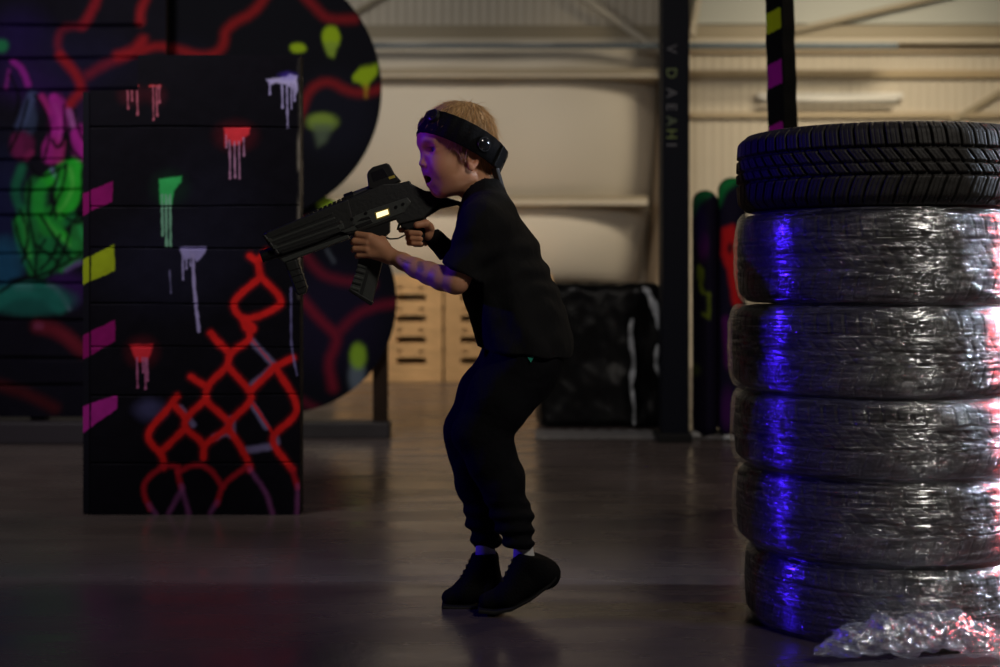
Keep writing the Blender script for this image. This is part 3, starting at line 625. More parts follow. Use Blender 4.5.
# striped post behind the tyres
PY=4.6
r=empty('striped_post',tuple(P(785,450,PY+.05)),'leaning black square post with neon stripes rising behind the tyres','post')
def postmesh():
    V=[];C=[];Fq=[];L_=[(768,-80),(771,508)]
    def xl(y): return 768+2.6*(y/130)
    def ring(y,px_,Yd): return P(px_,y,PY)[0],PY+Yd,P(px_,y,PY)[2]
    def face(fa,fb,paint):
        ny,nx=520,14; base=len(V)
        for j in range(ny+1):
            y=-110+(508+110)*j/ny
            for i in range(nx+1):
                u=i/nx; A=fa(y); B=fb(y); xx=A[0]*(1-u)+B[0]*u; dd=A[1]*(1-u)+B[1]*u; z=P(500,y,PY)[2]
                wob=.0011*math.sin(y*.11)+.0007*math.sin(y*.23+2); V.append(((xx-500)*PY/F+wob,PY+dd,z)); C.append(paint(xx,y))
        for j in range(ny):
            for i in range(nx): o=base+j*(nx+1)+i; Fq.append([o,o+nx+1,o+nx+2,o+1])
    K=(.007,.007,.010)
    def lp(x,y):
        s=(x-xl(y))
        for y0,y1,c in ((12,33,(.40,.50,.015)),(64,88,(.34,.012,.36)),(126,150,(.38,.012,.34)),(186,210,(.4,.5,.015))):
            if y0-s*.45< y <y1-s*.45 and .3<s<12.5: return c
        return K
    a=lambda y:(xl(y),.045); b=lambda y:(xl(y)+14,0.); c=lambda y:(xl(y)+29+1.5*y/130,.05); d=lambda y:(xl(y)+15,.10)
    face(a,b,lp); face(b,c,lambda x,y:(.009,.009,.009)); face(c,d,lambda x,y:K); face(d,a,lambda x,y:K)
    return V,Fq,C
V,Fq,C=postmesh(); mesh('shaft',V,Fq,M_paint,r,cols=np.array(C),smooth=False)
mb=MB(); q=P(785,508,PY); mb.box((q[0],PY+.05,.02),(.22,.22,.04),bev=.004); mb.build('base_plate',M_black,r)

# ================================================================== TYRES
TC=np.array([(882-500)*3.12/F,3.12]); TH=.181
def tyre_profile(R,half,shoulder):
    """closed cross section (r,z) going around"""
    pts=[]; Ri=.19
    for t in np.linspace(-1,1,27): pts.append((R-.005*abs(t)**2.2-.012*(max(0,abs(t)-.8)/.2)**2, t*half*.90))
    side=[(R-.022,half*.955),(R-.035,half*.985),(R-.06,half),(R-.10,half*.97),(Ri+.012,half*.80),(Ri,half*.72),(Ri+.006,half*.62)]
    inner=[(R-.06,half*.72),(R-.03,half*.4),(R-.03,-half*.4),(R-.06,-half*.72)]
    return pts+side+inner+[(r_,-z_) for r_,z_ in side[::-1]], 27
def tyre_mesh(R,half,ns=1440,tread=True,dep=.0075):
    prof,nt_=tyre_profile(R,half,0); prof=np.array(prof)
    if tread:   # finer tread rows
        tt=np.linspace(-1,1,61); fine=np.c_[np.interp(tt,np.linspace(-1,1,27),prof[:27,0]),tt*half*.90]; prof=np.concatenate([fine,prof[27:]]); nt_=61
    m=len(prof); th=np.linspace(0,2*math.pi,ns,endpoint=False)
    Rr=np.tile(prof[:,0],(ns,1)); Z=np.tile(prof[:,1],(ns,1)); T=th[:,None]+0*Rr
    if tread:
        t=Z[:,:nt_]/(half*.90); N_=66; ph=T[:,:nt_]*N_/(2*math.pi)
        sk=np.where(t>.38, ph+.35*t, np.where(t>-.25, ph+2.1*t, ph-.25+1.1*np.sqrt(np.clip(-t-.2,0,1))))
        fr=np.abs((sk%1)-.5)*2; blk=np.clip((fr-.80)/.10,0,1)                     # lateral grooves
        fr2=np.abs(((sk*3)%1)-.5)*2; sip=np.clip((fr2-.86)/.1,0,1)*.28
        circ=np.maximum.reduce([np.clip(1-np.abs(t-c)/w,0,1)**.7 for c,w in ((.40,.05),(.02,.035),(-.30,.05))])
        gdepth=np.clip(np.maximum(np.maximum(blk,sip),circ),0,1)*dep*np.clip((1.02-np.abs(t))/.06,0,1)
        Rr[:,:nt_]-=gdepth
        # shoulder blocks run over onto the side
        fr3=np.clip((np.abs((((T[:,nt_:nt_+1])*N_/(2*math.pi))%1)-.5)*2-.8)/.1,0,1)*.005; Rr[:,nt_:nt_+1]-=fr3
    X=Rr*np.cos(T); Y=Rr*np.sin(T); V=np.stack([X,Y,Z],-1).reshape(-1,3)
    i=np.arange(ns)[:,None]; j=np.arange(m)[None,:]; i2=(i+1)%ns; j2=(j+1)%m
    Q=np.stack([i*m+j,i2*m+j,i2*m+j2,i*m+j2],-1).reshape(-1,4)
    return V,Q
def film_mesh(R,half,ns=360,seed=0):
    t=np.linspace(-1,1,33); prof=R+.003-.012*np.abs(t)**3-.009*np.abs(t)**14; z=t*half*1.0
    m=len(t); th=np.linspace(0,2*math.pi,ns,endpoint=False)
    Rr=np.tile(prof,(ns,1)); Z=np.tile(z,(ns,1)); T=th[:,None]+0*Rr
    p=np.stack([np.cos(T)*1.2,np.sin(T)*1.2,Z*30],-1).reshape(-1,3)
    Rr=Rr+.0014*snoise(p,2.2,seed+11).reshape(Rr.shape)+.0005*snoise(p*[6,6,1.4],2.5,seed+12,2).reshape(Rr.shape)
    V=np.stack([Rr*np.cos(T),Rr*np.sin(T),Z],-1).reshape(-1,3); uv=np.c_[(T*R).ravel(),Z.ravel()]
    i=np.arange(ns)[:,None]; j=np.arange(m-1)[None,:]; i2=(i+1)%ns
    Q=np.stack([i*m+j,i2*m+j,i2*m+j+1,i*m+j+1],-1).reshape(-1,4)
    return V,Q,uv
Vt,Qt=tyre_mesh(.314,TH/2-.002,ns=720,dep=.003)
ords=['lowest','second from the bottom','middle','fourth from the bottom','highest']
offs=[(.012,.0),(-.006,.004),(-.012,-.004),(-.016,.0),(-.004,.004)]
tyre_me=None; ZL=[0,.166,.342,.508,.697,.899]
for k in range(5):
    th_=ZL[k+1]-ZL[k]; o_=(float(TC[0]+offs[k][0]),float(TC[1]+offs[k][1]),(ZL[k]+ZL[k+1])/2)
    r=empty('tyre_in_film',o_,'black tyre in clear stretch film, %s of the five wrapped tyres'%ords[k],'tyre','film-wrapped tyres in the stack')
    if tyre_me is None:
        tm=mesh('tread',Vt+np.array(o_),Qt,M_rubber,r); tyre_me=tm.data
    else: tm=link('tread',tyre_me,None,r); 
    tm.rotation_euler=(0,0,k*1.3); tm.scale=(1,1,(th_-.004)/(TH-.004))
    Vf,Qf,uv=film_mesh(.3215 if k<4 else .3185,th_/2-.0002,seed=k); mesh('stretch_film',Vf+np.array(o_),Qf,M_film,r,uvs=uv+np.array([0,k*.7]))
Vt,Qt=tyre_mesh(.3245,.087,ns=2400,dep=.010)
zt=.8995+.087
o_=(float(TC[0]+.004),float(TC[1]),zt)
tag(mesh('tyre',Vt+np.array(o_),Qt,mat('worn_tyre_rubber',(.017,.0155,.014),.6,spec=.35,bump=(60,.2,(1,1,1)),var=.3,varscale=9),origin=o_),'bare black winter tyre with open tread on top of the wrapped stack','tyre')
# crumpled film at the foot of the stack
fc=P(905,650,2.72); g=SDF((.55,2.58,-.02),(1.15,2.92,.14),.0055)
ch=[(818,650,6,2.74),(845,643,12,2.72),(880,635,16,2.72),(905,639,15,2.72),(925,631,17,2.73),(950,629,17,2.74),(972,637,15,2.75),(1000,645,12,2.76),(1045,648,9,2.78)]
for a,b in zip(ch[:-1],ch[1:]): g.cap(P(a[0],a[1],a[3]),P(b[0],b[1],b[3]),px2m(a[2],2.73),px2m(b[2],2.73),k=.01,ys=1.3)
V,Q=g.mesh(); Nn=normals(V,Q); rid=1-2*np.abs(snoise(V,38,21,3)); V=V+Nn*(.004*rid+.003*snoise(V*[1,1,.5],150,22,1)+.003*(1-2*np.abs(snoise(V*[1,.6,2.5],70,23,2))))[:,None]; V[:,2]=np.maximum(V[:,2],.002)
tag(mesh('crumpled_film',V,Q,M_film2,origin=(float(fc[0]),2.72,0),smooth=False),'crumpled clear film tail lying on the floor against the lowest wrapped tyre','plastic film')

# ================================================================== PLAYER
KY=3.19
root=empty('person',(float(P(500,0,KY)[0]),KY,0),'young player in black t-shirt and trousers with headband, crouching forward and aiming','person')
psi=math.radians(24); sps,cps=math.sin(psi),math.cos(psi); fw=np.array([-cps,-sps,0]); lf=np.array([sps,-cps,0]); upv=np.array([0,0,1.])
HC=P(459,140,KY+.005)
def H(x,y,z): return HC+(x*fw+y*lf+z*upv)*.001
def sx(xs,y=0): return (xs+abs(y)*sps)/cps     # forward coordinate from the visible offset
RH=np.array([fw,lf,upv])
def rotz_in_head(pitch):  # local axes pitched about the ear axis
    c,s=math.cos(pitch),math.sin(pitch); f2=fw*c+upv*s; u2=upv*c-fw*s; return np.array([f2,lf,u2])
g=SDF(P(345,95,3.1)-[0,.16,0],P(530,345,3.1)*[1,0,1]+[0.03,3.42,0],.0021) if False else SDF((-.36,2.99,.53),(.08,3.40,1.19),.0021)
mm=.001
def E(x,y,z,a,b,c,k=8,R=None,cut=False): g.ell(H(x,y,z),(a*mm,b*mm,c*mm),k*mm,RH if R is None else R,cut)
def K(p,q,ra,rb,k=8,cut=False): g.cap(H(*p),H(*q),ra*mm,rb*mm,k*mm,cut=cut)
E(4,0,3,86,69,75,5); E(-22,0,-28,58,56,48,20); E(46,0,-2,52,56,46,15); E(40,0,-50,46,50,64,20)
for s in (1,-1):
    E(50,s*29,-62,27,21,25,18); E(18,s*22,-82,42,30,34,25); K((-4,s*42,-84),(44,s*14,-116),12,11,28); K((87,s*8,-13),(72,s*38,-9),6,7,14)
E(sx(43),0,-117,15,17,12,12); E(18,0,-98,42,36,26,20); E(60,0,-86,21,24,25,14)
K((84,0,-27),(sx(81),0,-53),5.2,6.0,9); E(sx(81),0,-57.5,8.3,8.3,7.2,5)
for s in (1,-1):
    E(84,s*9,-61,7,6,5.6,4)
    E(94,s*31,-27,17,16,12,10,cut=True); E(66,s*31,-27,14.2,15.5,13.6,5)
    E(91,s*5,-65,4,2.6,2.4,1.5,cut=True)
E(sx(71),0,-78,6.5,17,5,5); E(sx(62),0,-104,7.5,15,5.5,5)
E(sx(66),0,-91.5,20,19,8.0,3,cut=True)
for s in (1,-1):
    E(81,s*32,-27.5,9.5,11.5,5.2,1.5,cut=True)
    Rp=rotz_in_head(.2); exx=-7
    E(exx,s*69,-46,15,6.5,26,4,R=Rp); E(exx+4,s*75,-45,10,6,18,3,R=Rp,cut=True); E(exx+6,s*69,-68,8,5,8,4); E(exx+11,s*67,-50,4,5,7,3)
NB=P(486,209,KY); g.cap(H(-30,0,-70),NB,.038,.042,.02)
g.cap(NB,P(499,262,KY),.045,.056,.02,ys=1.3,yc=KY); g.cap(P(499,262,KY),P(510,318,KY),.056,.062,.02,ys=1.3,yc=KY)
def W(pts,k=.006,sdf=None):   # chain of (px,py,Y,rpx)
    s=sdf or g
    for a,b in zip(pts[:-1],pts[1:]): s.cap(P(*a[:3]),P(*b[:3]),px2m(a[3],a[2]),px2m(b[3],b[2]),k)
# left (near) arm
W([(484,222,3.09,17),(456,281,3.065,13)],.02); W([(456,281,3.065,13.0),(442,278,3.08,12.4),(429,273.3,3.10,11.2),(416,268,3.115,9.7),(403,261.5,3.135,8.3),(389,255,3.152,7.2)],.008)
# left hand: palm, fingers curled round the magazine, thumb behind
hy=3.160
g.ell(P(377,247,hy),(px2m(15,hy),.0125,px2m(11,hy)),.008,R=[[.93,0,-.37],[0,1,0],[.37,0,.93]])
W([(390,255.5,3.15,6.5),(370,238,hy,5.0)],.01); W([(389,257,3.15,6.5),(371,254,hy,4.6)],.01)
FN=[((369,236.5),(357.5,234.5)),((367,243),(354.5,241.5)),((367,249.5),(355,249)),((371,255),(358.5,255.5))]
for i,(m0,m1) in enumerate(FN):
    rr=(3.45,3.5,3.35,2.9)[i]
    W([(m0[0],m0[1],hy-.004,rr+.4),(m1[0],m1[1],hy+.006,rr)],.003)
    W([(m1[0],m1[1],hy+.006,rr),(m1[0]-1.5,m1[1]+.6,hy+.030,rr-.3),(m1[0]+3,m1[1]+1,hy+.052,rr-.6)],.0015)
W([(386,247,hy+.005,5.0),(381,238,hy+.03,4.4),(373,236,hy+.062,3.8)],.004)
# right (far) arm and hand on the grip
W([(486,222,3.29,17),(470,276,3.30,13)],.02); W([(470,276,3.30,12),(452,255,3.27,9.5),(436,240,3.235,7)],.012)
gy=3.205
g.ell(P(428,231,gy+.012),(px2m(7,gy),.020,px2m(10,gy)),.008)
for i,(yy,rr) in enumerate(((233.5,3.3),(239,3.2),(244,2.8))):
    W([(426,yy-1,gy+.028,rr+.4),(409.5+i*.8,yy-1.5,gy+.022,rr),(407.5+i*.8,yy-1,gy-.006,rr),(411+i,yy-.5,gy-.028,rr-.2),(420+i*.5,yy,gy-.034,rr-.5)],.0012)
W([(426,228,gy+.03,3.6),(412,229,gy+.03,3.2),(401,230,gy+.008,3.0)],.0015)      # trigger finger
W([(430,228,gy-.0,4.6),(426,223.5,gy-.026,4.0),(417,225,gy-.034,3.5)],.003)        # thumb
V,Q=g.mesh(); V=relax(V,Q,1,.4)
# skin colouring
d=(V-HC)/mm; lx=d@fw; ly=d@lf; lz=d@upv
base=np.array((.62,.30,.165)); Csk=np.tile(base,(len(V),1))
def tint(mask,c,a=1.):
    w=(mask*a)[:,None]; Csk[:]=Csk*(1-w)+np.array(c)*w
gauss=lambda x,y,z,a,b,c:np.exp(-(((lx-x)/a)**2+((ly-y)/b)**2+((lz-z)/c)**2))
for s in (1,-1):
    tint(gauss(66,s*36,-60,22,14,14),(.66,.24,.14),.5); tint(np.clip(gauss(82,s*31,-9,18,17,3.6)*1.6,0,1),(.22,.12,.06),.55); tint(gauss(-7,s*72,-46,18,8,26),(.66,.24,.14),.55)
    tint(np.clip(gauss(79,s*32,-22.5,13,14,1.9)*1.4,0,1),(.07,.035,.025),.85)
tint(np.clip(gauss(sx(72),0,-79,10,18,4.5)*1.3,0,1),(.52,.16,.13),.75); tint(np.clip(gauss(sx(63),0,-103,10,16,5)*1.3,0,1),(.52,.15,.13),.75)
tint(((np.hypot(ly/19.5,(lz+91.5)/8.2)<1)&(lx>30)&(lx<sx(66))).astype(float),(.04,.01,.01),.95)
tint(gauss(sx(81),0,-57,8,9,8),(.62,.26,.17),.5)
pxx=500+V[:,0]*F/V[:,1]; pyy=HZ-(V[:,2]-CH)*F/V[:,1]; near=(V[:,1]<3.13)
pp=np.c_[pxx,pyy]
for pts,w,a in [([(400,258.5),(405,260.5)],1.0,.7),([(402,261),(408,263)],1.0,.7),([(405,260.5),(411,263.5)],.9,.6)]: tint((np.clip(.5-(seg_d(pp,pts)-w/2)/1,0,1)*near),(.13,.06,.04),a)
tint(np.clip(.5-(seg_d(pp,[(420,264),(421,269)])-3.2)/2,0,1)*near,(.16,.10,.13),.6)
Csk*= (1+.05*snoise(V,60,31)[:,None])
body=mesh('body',V,Q,M_skin,root,cols=Csk)
# eyes
M_eye=mat('eyeball',attr='paint',rough=.12,spec=.6)
for s in (1,-1):
    b=bmesh.new(); bmesh.ops.create_uvsphere(b,u_segments=48,v_segments=32,radius=.0122); 
    c=H(66.5,s*31,-27.5); v=np.array([tuple(q.co) for q in b.verts]); f=[[q.index for q in ff.verts] for ff in b.faces]; b.free()
    look=fw*.97+upv*.02+lf*.08; look/=np.linalg.norm(look); an=np.arccos(np.clip((v@look)/.0122,-1,1)); cc=np.tile((.34,.31,.30),(len(v),1)); cc[an<.56]=(.05,.07,.08); cc[an<.22]=(.004,.004,.004)
    mesh('eye',v+c,f,M_eye,root,cols=cc)
# hair: scalp cap plus combed locks
g=SDF(HC-[.14,.13,.10],HC+[.14,.13,.12],.0024)
E(-2,0,11,86,74,78,3); E(-30,0,-24,60,62,50,15); g.cap(H(-52,0,-50),H(-52,0,-82),.036,.033,.02,ys=1.2)
for s in (1,-1): E(14,s*59,-28,16,13,22,10)
g.plane(H(58,0,10),fw*.80-upv*.60,.004)
g.plane(H(0,0,-104),-upv-fw*.1,.006); g.plane(H(34,0,-34),fw*.85-upv*.53,.008)
V,Q=g.mesh(); V=relax(V,Q,2); Nn=normals(V,Q)
d=(V-HC)/mm; ang=np.arctan2(d@lf,d@fw)
V=V+Nn*(.0022*np.sin(ang*31+5*snoise(V,25,41))*.25+.0015*snoise(V,60,42))[:,None]
hc=np.array((.46,.27,.115))*(1+.35*snoise(np.c_[ang*6,(d@upv)/60,np.zeros(len(V))],3,43)[:,None])
hv=[V]; hf=Q.tolist(); hcs=[hc]; off=len(V)
sel=rng.choice(len(V),5200); pole=H(-30,5,78)
sv=[];sf=[];sc=[]
for i in sel:
    p0=V[i]; n0=Nn[i]; 
    if (p0-HC)@fw>.083: continue
    dn=(p0-pole); dn=dn-n0*(dn@n0); ln=np.linalg.norm(dn)
    if ln<1e-4: continue
    dn/=ln; zz=(p0-HC)[2]
    L_=rng.uniform(.016,.032) if zz>-.03 else rng.uniform(.012,.022); dn=dn+rng.normal(size=3)*.22; side=np.cross(dn,n0); side/=np.linalg.norm(side); wd=rng.uniform(.0004,.0009); lift=rng.uniform(.0,.22)
    cshade=np.array((.60,.36,.15))*rng.uniform(.6,1.45); b0=off+len(sv)
    for t in (0,.4,.75,1):
        c=p0-n0*.001+dn*L_*t+n0*(L_*lift*t*(1-.5*t)+.0008)-np.array((0,0,.004))*t*t; w_=wd*(1-t*.9)
        sv+= [c-side*w_,c+n0*w_,c+side*w_]; sc+=[cshade]*3
    for k in range(3):
        o=b0+k*3; sf+=[[o,o+1,o+4,o+3],[o+1,o+2,o+5,o+4],[o+2,o,o+3,o+5]]
mesh('hair',np.concatenate([V,np.array(sv)]),hf+sf,M_hair,root,cols=np.concatenate([hc,np.array(sc)]))
# headband
t27=math.radians(26.5); a1=fw*math.cos(t27)+upv*math.sin(t27); ax=upv*math.cos(t27)-fw*math.sin(t27)
BC=P(461.5,143,KY+.005); A_,B_=.0985,.084
def ringp(phi,z,o): 
    return BC+a1*((A_+o)*math.cos(phi))+lf*((B_+o)*math.sin(phi))+ax*z
ns=160; prof=[(-.0275,0),(-.029,.002),(-.0275,.0045),(.0275,.0045),(.029,.002),(.0275,0)]
V=[];Fq=[]
for i in range(ns):
    ph=2*math.pi*i/ns; hgt=1-.06*max(0,-math.cos(ph))
    for z,o in prof: V.append(ringp(ph,z*hgt,o+.0008*math.sin(ph*23)))
m=len(prof)
for i in range(ns):
    for j in range(m): Fq.append([i*m+j,((i+1)%ns)*m+j,((i+1)%ns)*m+(j+1)%m,i*m+(j+1)%m])
hb=mesh('headband',V,Fq,M_band,root)
for phd,z,rr in ((20,.012,.0125),(101,-.001,.0135),(-30,.004,.0125),(-112,-.002,.0135)):
    ph=math.radians(phd); c=ringp(ph,z,.004); n_=(a1*math.cos(ph)/A_+lf*math.sin(ph)/B_); n_/=np.linalg.norm(n_)
    mb=MB(); mb.tube(c-n_*.002,c+n_*.006,rr+.006,rr+.003,24,0); mb.build('sensor_base',M_gunb,hb,smooth=False)
    mb=MB(); q=Vector((0,0,1)).rotation_difference(Vector(n_)).to_matrix(); mb.ball(c+n_*.004,rr,(1.15,1.15,.45),q,20); mb.build('sensor_dome',M_dome,hb,smooth=True)
# rear control box
pts=[]
for phd in (148,212):
    pass
mb=MB()
for phd,w in ((138,.026),(158,.030),(180,.034),(202,.030)):
    ph=math.radians(phd); c=ringp(ph,-.002,.005); n_=(a1*math.cos(ph)/A_+lf*math.sin(ph)/B_); n_/=np.linalg.norm(n_); tdir=np.cross(ax,n_)
    Mx=Matrix((Vector(n_),Vector(tdir),Vector(ax))).transposed(); mb.box(c,(.012,w+.008,.052),Mx,.003)
mb.build('control_box',M_gunb,hb)
mb=MB(); ph=math.radians(150); c=ringp(ph,.0,.009); mb.tube(c,c+np.array((0,-.006,0)),.006,.006,16,.001); mb.build('button',M_gun,hb)
# strap end behind the neck
mb=MB(); mb.bar(P(495,168,KY-.02),P(501,189,KY-.01),.02,.010,bev=.003); mb.build('strap',mat('grey_strap',(.06,.06,.065),.7),hb)

# shirt
g=SDF((-.17,2.96,.53),(.20,3.43,.98),.0032)
ch=[(489,222,30),(500,256,37),(507.5,287,40.5),(517,315,43.5),(524,343,45.5)]
for a,b in zip(ch[:-1],ch[1:]): g.cap(P(a[0],a[1],KY),P(b[0],b[1],KY),px2m(a[2],KY),px2m(b[2],KY),.03,ys=1.36,yc=KY)
g.cap(P(524,343,KY),P(526,375,KY),px2m(45.5,KY),px2m(45,KY),.02,ys=1.36,yc=KY)
g.cap(P(484,195,KY),P(486,216,KY),.051,.062,.02)      # collar rise
for s_,yy in ((1,3.088),(-1,3.292)):
    g.cap(P(490,219,KY-.06*s_),P(484,228,yy),px2m(26,yy),px2m(27,yy),.03); g.cap(P(484,228,yy),P(459,279,yy-.02*s_),px2m(25,yy),px2m(21.5,yy),.018)
lo=P(436,262,3)-[0.0,.2,.12]; 
g.plane(P(461.5,273,3.07),np.array([-.46,0,-.89]),.004,lo=(-.17,2.96,.60),hi=(float(P(481,0,3.07)[0]),3.12,.83))
g.plane(P(461.5,268,3.30),np.array([-.46,0,-.89]),.004,lo=(-.17,3.27,.60),hi=(float(P(474,0,3.3)[0]),3.43,.83))
g.plane(P(524,353,KY),np.array([-.12,0,-1.]),.004)
g.cap(H(-30,0,-62),P(483,197,KY),.044,.0425,.004,cut=True) # neck opening
V,Q=g.mesh(); V=relax(V,Q,2); Nn=normals(V,Q)
pxx=500+V[:,0]*F/V[:,1]; pyy=HZ-(V[:,2]-CH)*F/V[:,1]
diag=(pxx-pyy*.5); fold=.0035*np.sin(diag*.16+3*snoise(V,12,51))*np.clip((pyy-235)/60,0,1)+.003*np.sin(pyy*.20+pxx*.08+3*snoise(V,14,52))*np.clip((340-pyy)/60,0,1)*np.clip((pyy-215)/30,0,1)
V=V+Nn*(fold+.0022*snoise(V,30,53))[:,None]
sh=mesh('t_shirt',V,Q,M_shirt,root)
# trousers
g=SDF((-.16,3.02,.09),(.20,3.40,.66),.0032)
g.cap(P(525,345,KY),P(522,368,KY),px2m(40,KY),px2m(38,KY),.02,ys=1.28,yc=KY)
n_,f_=3.125,3.235
W([(524,362,n_+.01,35),(500,398,n_,31),(480,433,n_,27)],.03); W([(480,433,n_,27),(492,458,n_,24.5),(501,482,n_,22.5),(513,516,n_,19),(519,541,n_,15.5)],.02)
W([(518,360,f_,34),(490,395,f_,29),(470,429,f_,25)],.03); W([(470,429,f_,25),(474,458,f_,23),(479,485,f_,21),(484,516,f_,17),(486,540,f_,14.5)],.02)
g.plane(P(518,547,n_),np.array([-.25,0,-1.]),.003,lo=(float(P(500,0,3.12)[0]),3.02,.09),hi=(.2,3.185,.3)); g.plane(P(486,548,f_),np.array([.1,0,-1.]),.003,lo=(-.16,3.18,.09),hi=(.2,3.4,.3)); g.plane(P(486,549,n_),np.array([0,0,-1.]),.003,lo=(-.16,3.02,.09),hi=(float(P(500,0,3.12)[0]),3.185,.3))
V,Q=g.mesh(); V=relax(V,Q,2); Nn=normals(V,Q); pyy=HZ-(V[:,2]-CH)*F/V[:,1]; pxx=500+V[:,0]*F/V[:,1]
cuff=np.clip((pyy-490)/40,0,1)*np.clip((552-pyy)/10,0,1)
V=V+Nn*(.0045*cuff*np.sin(pyy*.42+1.5*snoise(V,10,61))+.0022*np.sin((pxx+pyy)*.11+3*snoise(V,9,62))*(1-cuff)+.0022*snoise(V,28,63))[:,None]
tr=mesh('trousers',V,Q,M_trous,root)
# small green triangle print on the hip
q=[P(527.5,357,3.0),P(534.5,356.5,3.0),P(530.5,362.5,3.0)]
def hip_y(x,y):
    m=(np.abs(pxx-x)<4)&(np.abs(pyy-y)<4); return V[m][:,1].min()-.0015 if m.any() else 3.05
yy=hip_y(531,359); tri=[P(a,b,yy) for a,b in ((527.5,357.2),(534.5,356.2),(530.8,362.5))]
mb=MB(); mb.prism(tri,(0,.0016,0),bev=0); o=mb.build('triangle_print',mat('teal_green_print',(.02,.34,.22),.5),tr); o['label']='small teal green triangle print'
# socks and shoes
def foot(yc,ank,toe,ball,heel,top,flat,nm):
    s=SDF(P(ank[0],ank[1],yc)-[.16,.08,.16],P(ank[0],ank[1],yc)+[.16,.08,.10],.0028)
    W([(ank[0]-1,ank[1]-8,yc,9.3),(ank[0],ank[1]+8,yc,11)],.004,s); V,Q=s.mesh(); so=mesh('sock',V,Q,M_sock,root)
    s=SDF(P(ank[0],ank[1],yc)-[.18,.09,.17],P(ank[0],ank[1],yc)+[.18,.09,.08],.0028)
    for a,b in ((toe,ball),(ball,heel),(ball,top),(heel,top)): s.cap(P(a[0],a[1],yc),P(b[0],b[1],yc),px2m(a[2],yc),px2m(b[2],yc),.012,ys=1.18,yc=yc)
    s.cap(P(ank[0],ank[1]-16,yc),P(ank[0],ank[1]-1,yc),px2m(11.3,yc),px2m(11.3,yc),.003,cut=True)
    s.plane(P(ank[0],ank[1]+(1 if nm=='near' else -1),yc),(.25 if nm=='near' else -.1,0,1),.003)
    n_=np.array(flat[1],float); s.plane(P(flat[0][0],flat[0][1],yc),n_,.004)
    V,Q=s.mesh(); V=relax(V,Q,1); V[:,2]=np.maximum(V[:,2],.001); sh_=mesh('shoe',V,Q,M_shoe,root)
    # laces
    for k in range(4):
        t=.25+.16*k; a=np.array(ball[:2])*(1-t)+np.array(top[:2])*t; d_=np.array(top[:2])-np.array(ball[:2]); nrm=np.array([d_[1],-d_[0]])/np.hypot(*d_); nrm=nrm if nrm[0]<0 else -nrm
        rr=(ball[2]*(1-t)+top[2]*t)*.98; c=a+nrm*rr; mb=MB(); mb.tube(P(c[0],c[1],yc)-[0,.014,0],P(c[0],c[1],yc)+[0,.014,0],.0028,n=8); mb.build('lace',M_sole,sh_)
    return sh_
fs=foot(3.225,(486,553),(450,597.5,8.5),(466,591,11),(492,590,12.5),(485,558,12.5),((470,605.5),(0,0,-1)),'far')
ns_=foot(3.145,(524,551),(487,601,8.5),(508,595,11.8),(546,574,13.5),(529,557,13.5),((520,606.5),(.10,0,-1)),'near')
# soles follow the underside
def sole(pts,yc,parent,w):
    top=[P(x,y,yc) for x,y in pts]; low=[P(x+nx_,y+ny_,yc) for (x,y),(nx_,ny_) in zip(pts,[(0,4)]*len(pts))]
    mb=MB(); mb.prism(top+low[::-1],(0,w,0),bev=.004); mb.build('sole',M_sole,parent)
sole([(442,602),(455,603),(475,603),(496,602)],3.225,fs,.07)
sole([(478,606),(495,607.5),(512,604),(530,594.5),(548,581),(556,573)],3.145,ns_,.07)
# black wrist guard on the far wrist
g=SDF(P(440,243,3.24)-[.07,.06,.06],P(440,243,3.24)+[.07,.06,.06],.0025); W([(430,233,3.226,9),(437,241,3.236,9.5),(447,251,3.255,11.5)],.006)
g.plane(P(449,252.5,3.25),np.array([.7,0,-.7]),.002); g.plane(P(431,231,3.22),np.array([-.3,0,.9]),.002); V,Q=g.mesh(); mesh('wrist_guard',relax(V,Q,1),Q,M_band,root)

# ================================================================== GUN
def gy_(x): return 3.195+(x-380)*.00035
def G(x,y,dy=0): return P(x,y,gy_(x)+dy)
gun=empty('toy_rifle',tuple(G(360,215)),'dark grey laser tag rifle with lit display, held at the shoulder','toy gun')
axd=(G(400,190)-G(300,228)); axd/=np.linalg.norm(axd)
thk=np.array((math.sin(.15)*0,1,0))
def plate(name,pts,w,m,parent=gun,bev=.002,dy=0,seg=2):
    mb=MB(); mb.prism([G(x,y,dy) for x,y in pts],(0,w,0),bev=bev,seg=seg); return mb.build(name,m,parent)
M0=M_gun
hg=plate('handguard',[(265.5,236),(268,232.5),(304,217.5),(350,199),(357,226),(318,243),(284,254.5),(276,252)],.046,M0,bev=.006,seg=3)
for i in range(5):   # raised ribs on the handguard
    t=i/4; a=(268+3*t*4,238+t*12.5); b=(334+t*8,213+t*17); plate('rib',[(a[0],a[1]),(b[0],b[1]),(b[0]+.4,b[1]+2),(a[0]+.4,a[1]+2)],.050,M_gun2 if i%2 else M0,hg,bev=.001)
plate('receiver',[(306,218.5),(347,200.5),(384,184.5),(398,184),(410,181),(411.5,184),(425,191),(433,192),(441,199),(436,206),(424,219),(399,224.5),(396,219.5),(381,225),(357,233),(349,235),(330,226)],.038,M0,bev=.003)
sp=plate('side_plate',[(333,226),(371,210),(408,198),(412,203),(404,213),(380,222.5),(356,231),(346,233),(338,231)],.044,M_gun2,bev=.0015)
plate('top_rail',[(304,217.5),(346,199.5),(384,182.5),(386,185),(348,203),(307,221)],.026,M_gunb,bev=.001)
for i in range(9):
    t=i/8; x=306+t*36; y=216.5-t*16.5; plate('rail_tooth',[(x,y-1.5),(x+3,y-3),(x+3,y),(x,y+1.5)],.026,M_gunb,bev=.0006)
plate('lower_rail',[(281,259),(285,262.5),(350,238.5),(349,234.5),(300,252)],.030,M_gun2,bev=.002)
plate('barrel_shroud',[(276,254),(300,246),(350,230),(352,235),(300,254),(280,260)],.022,M_gunb,bev=.002)
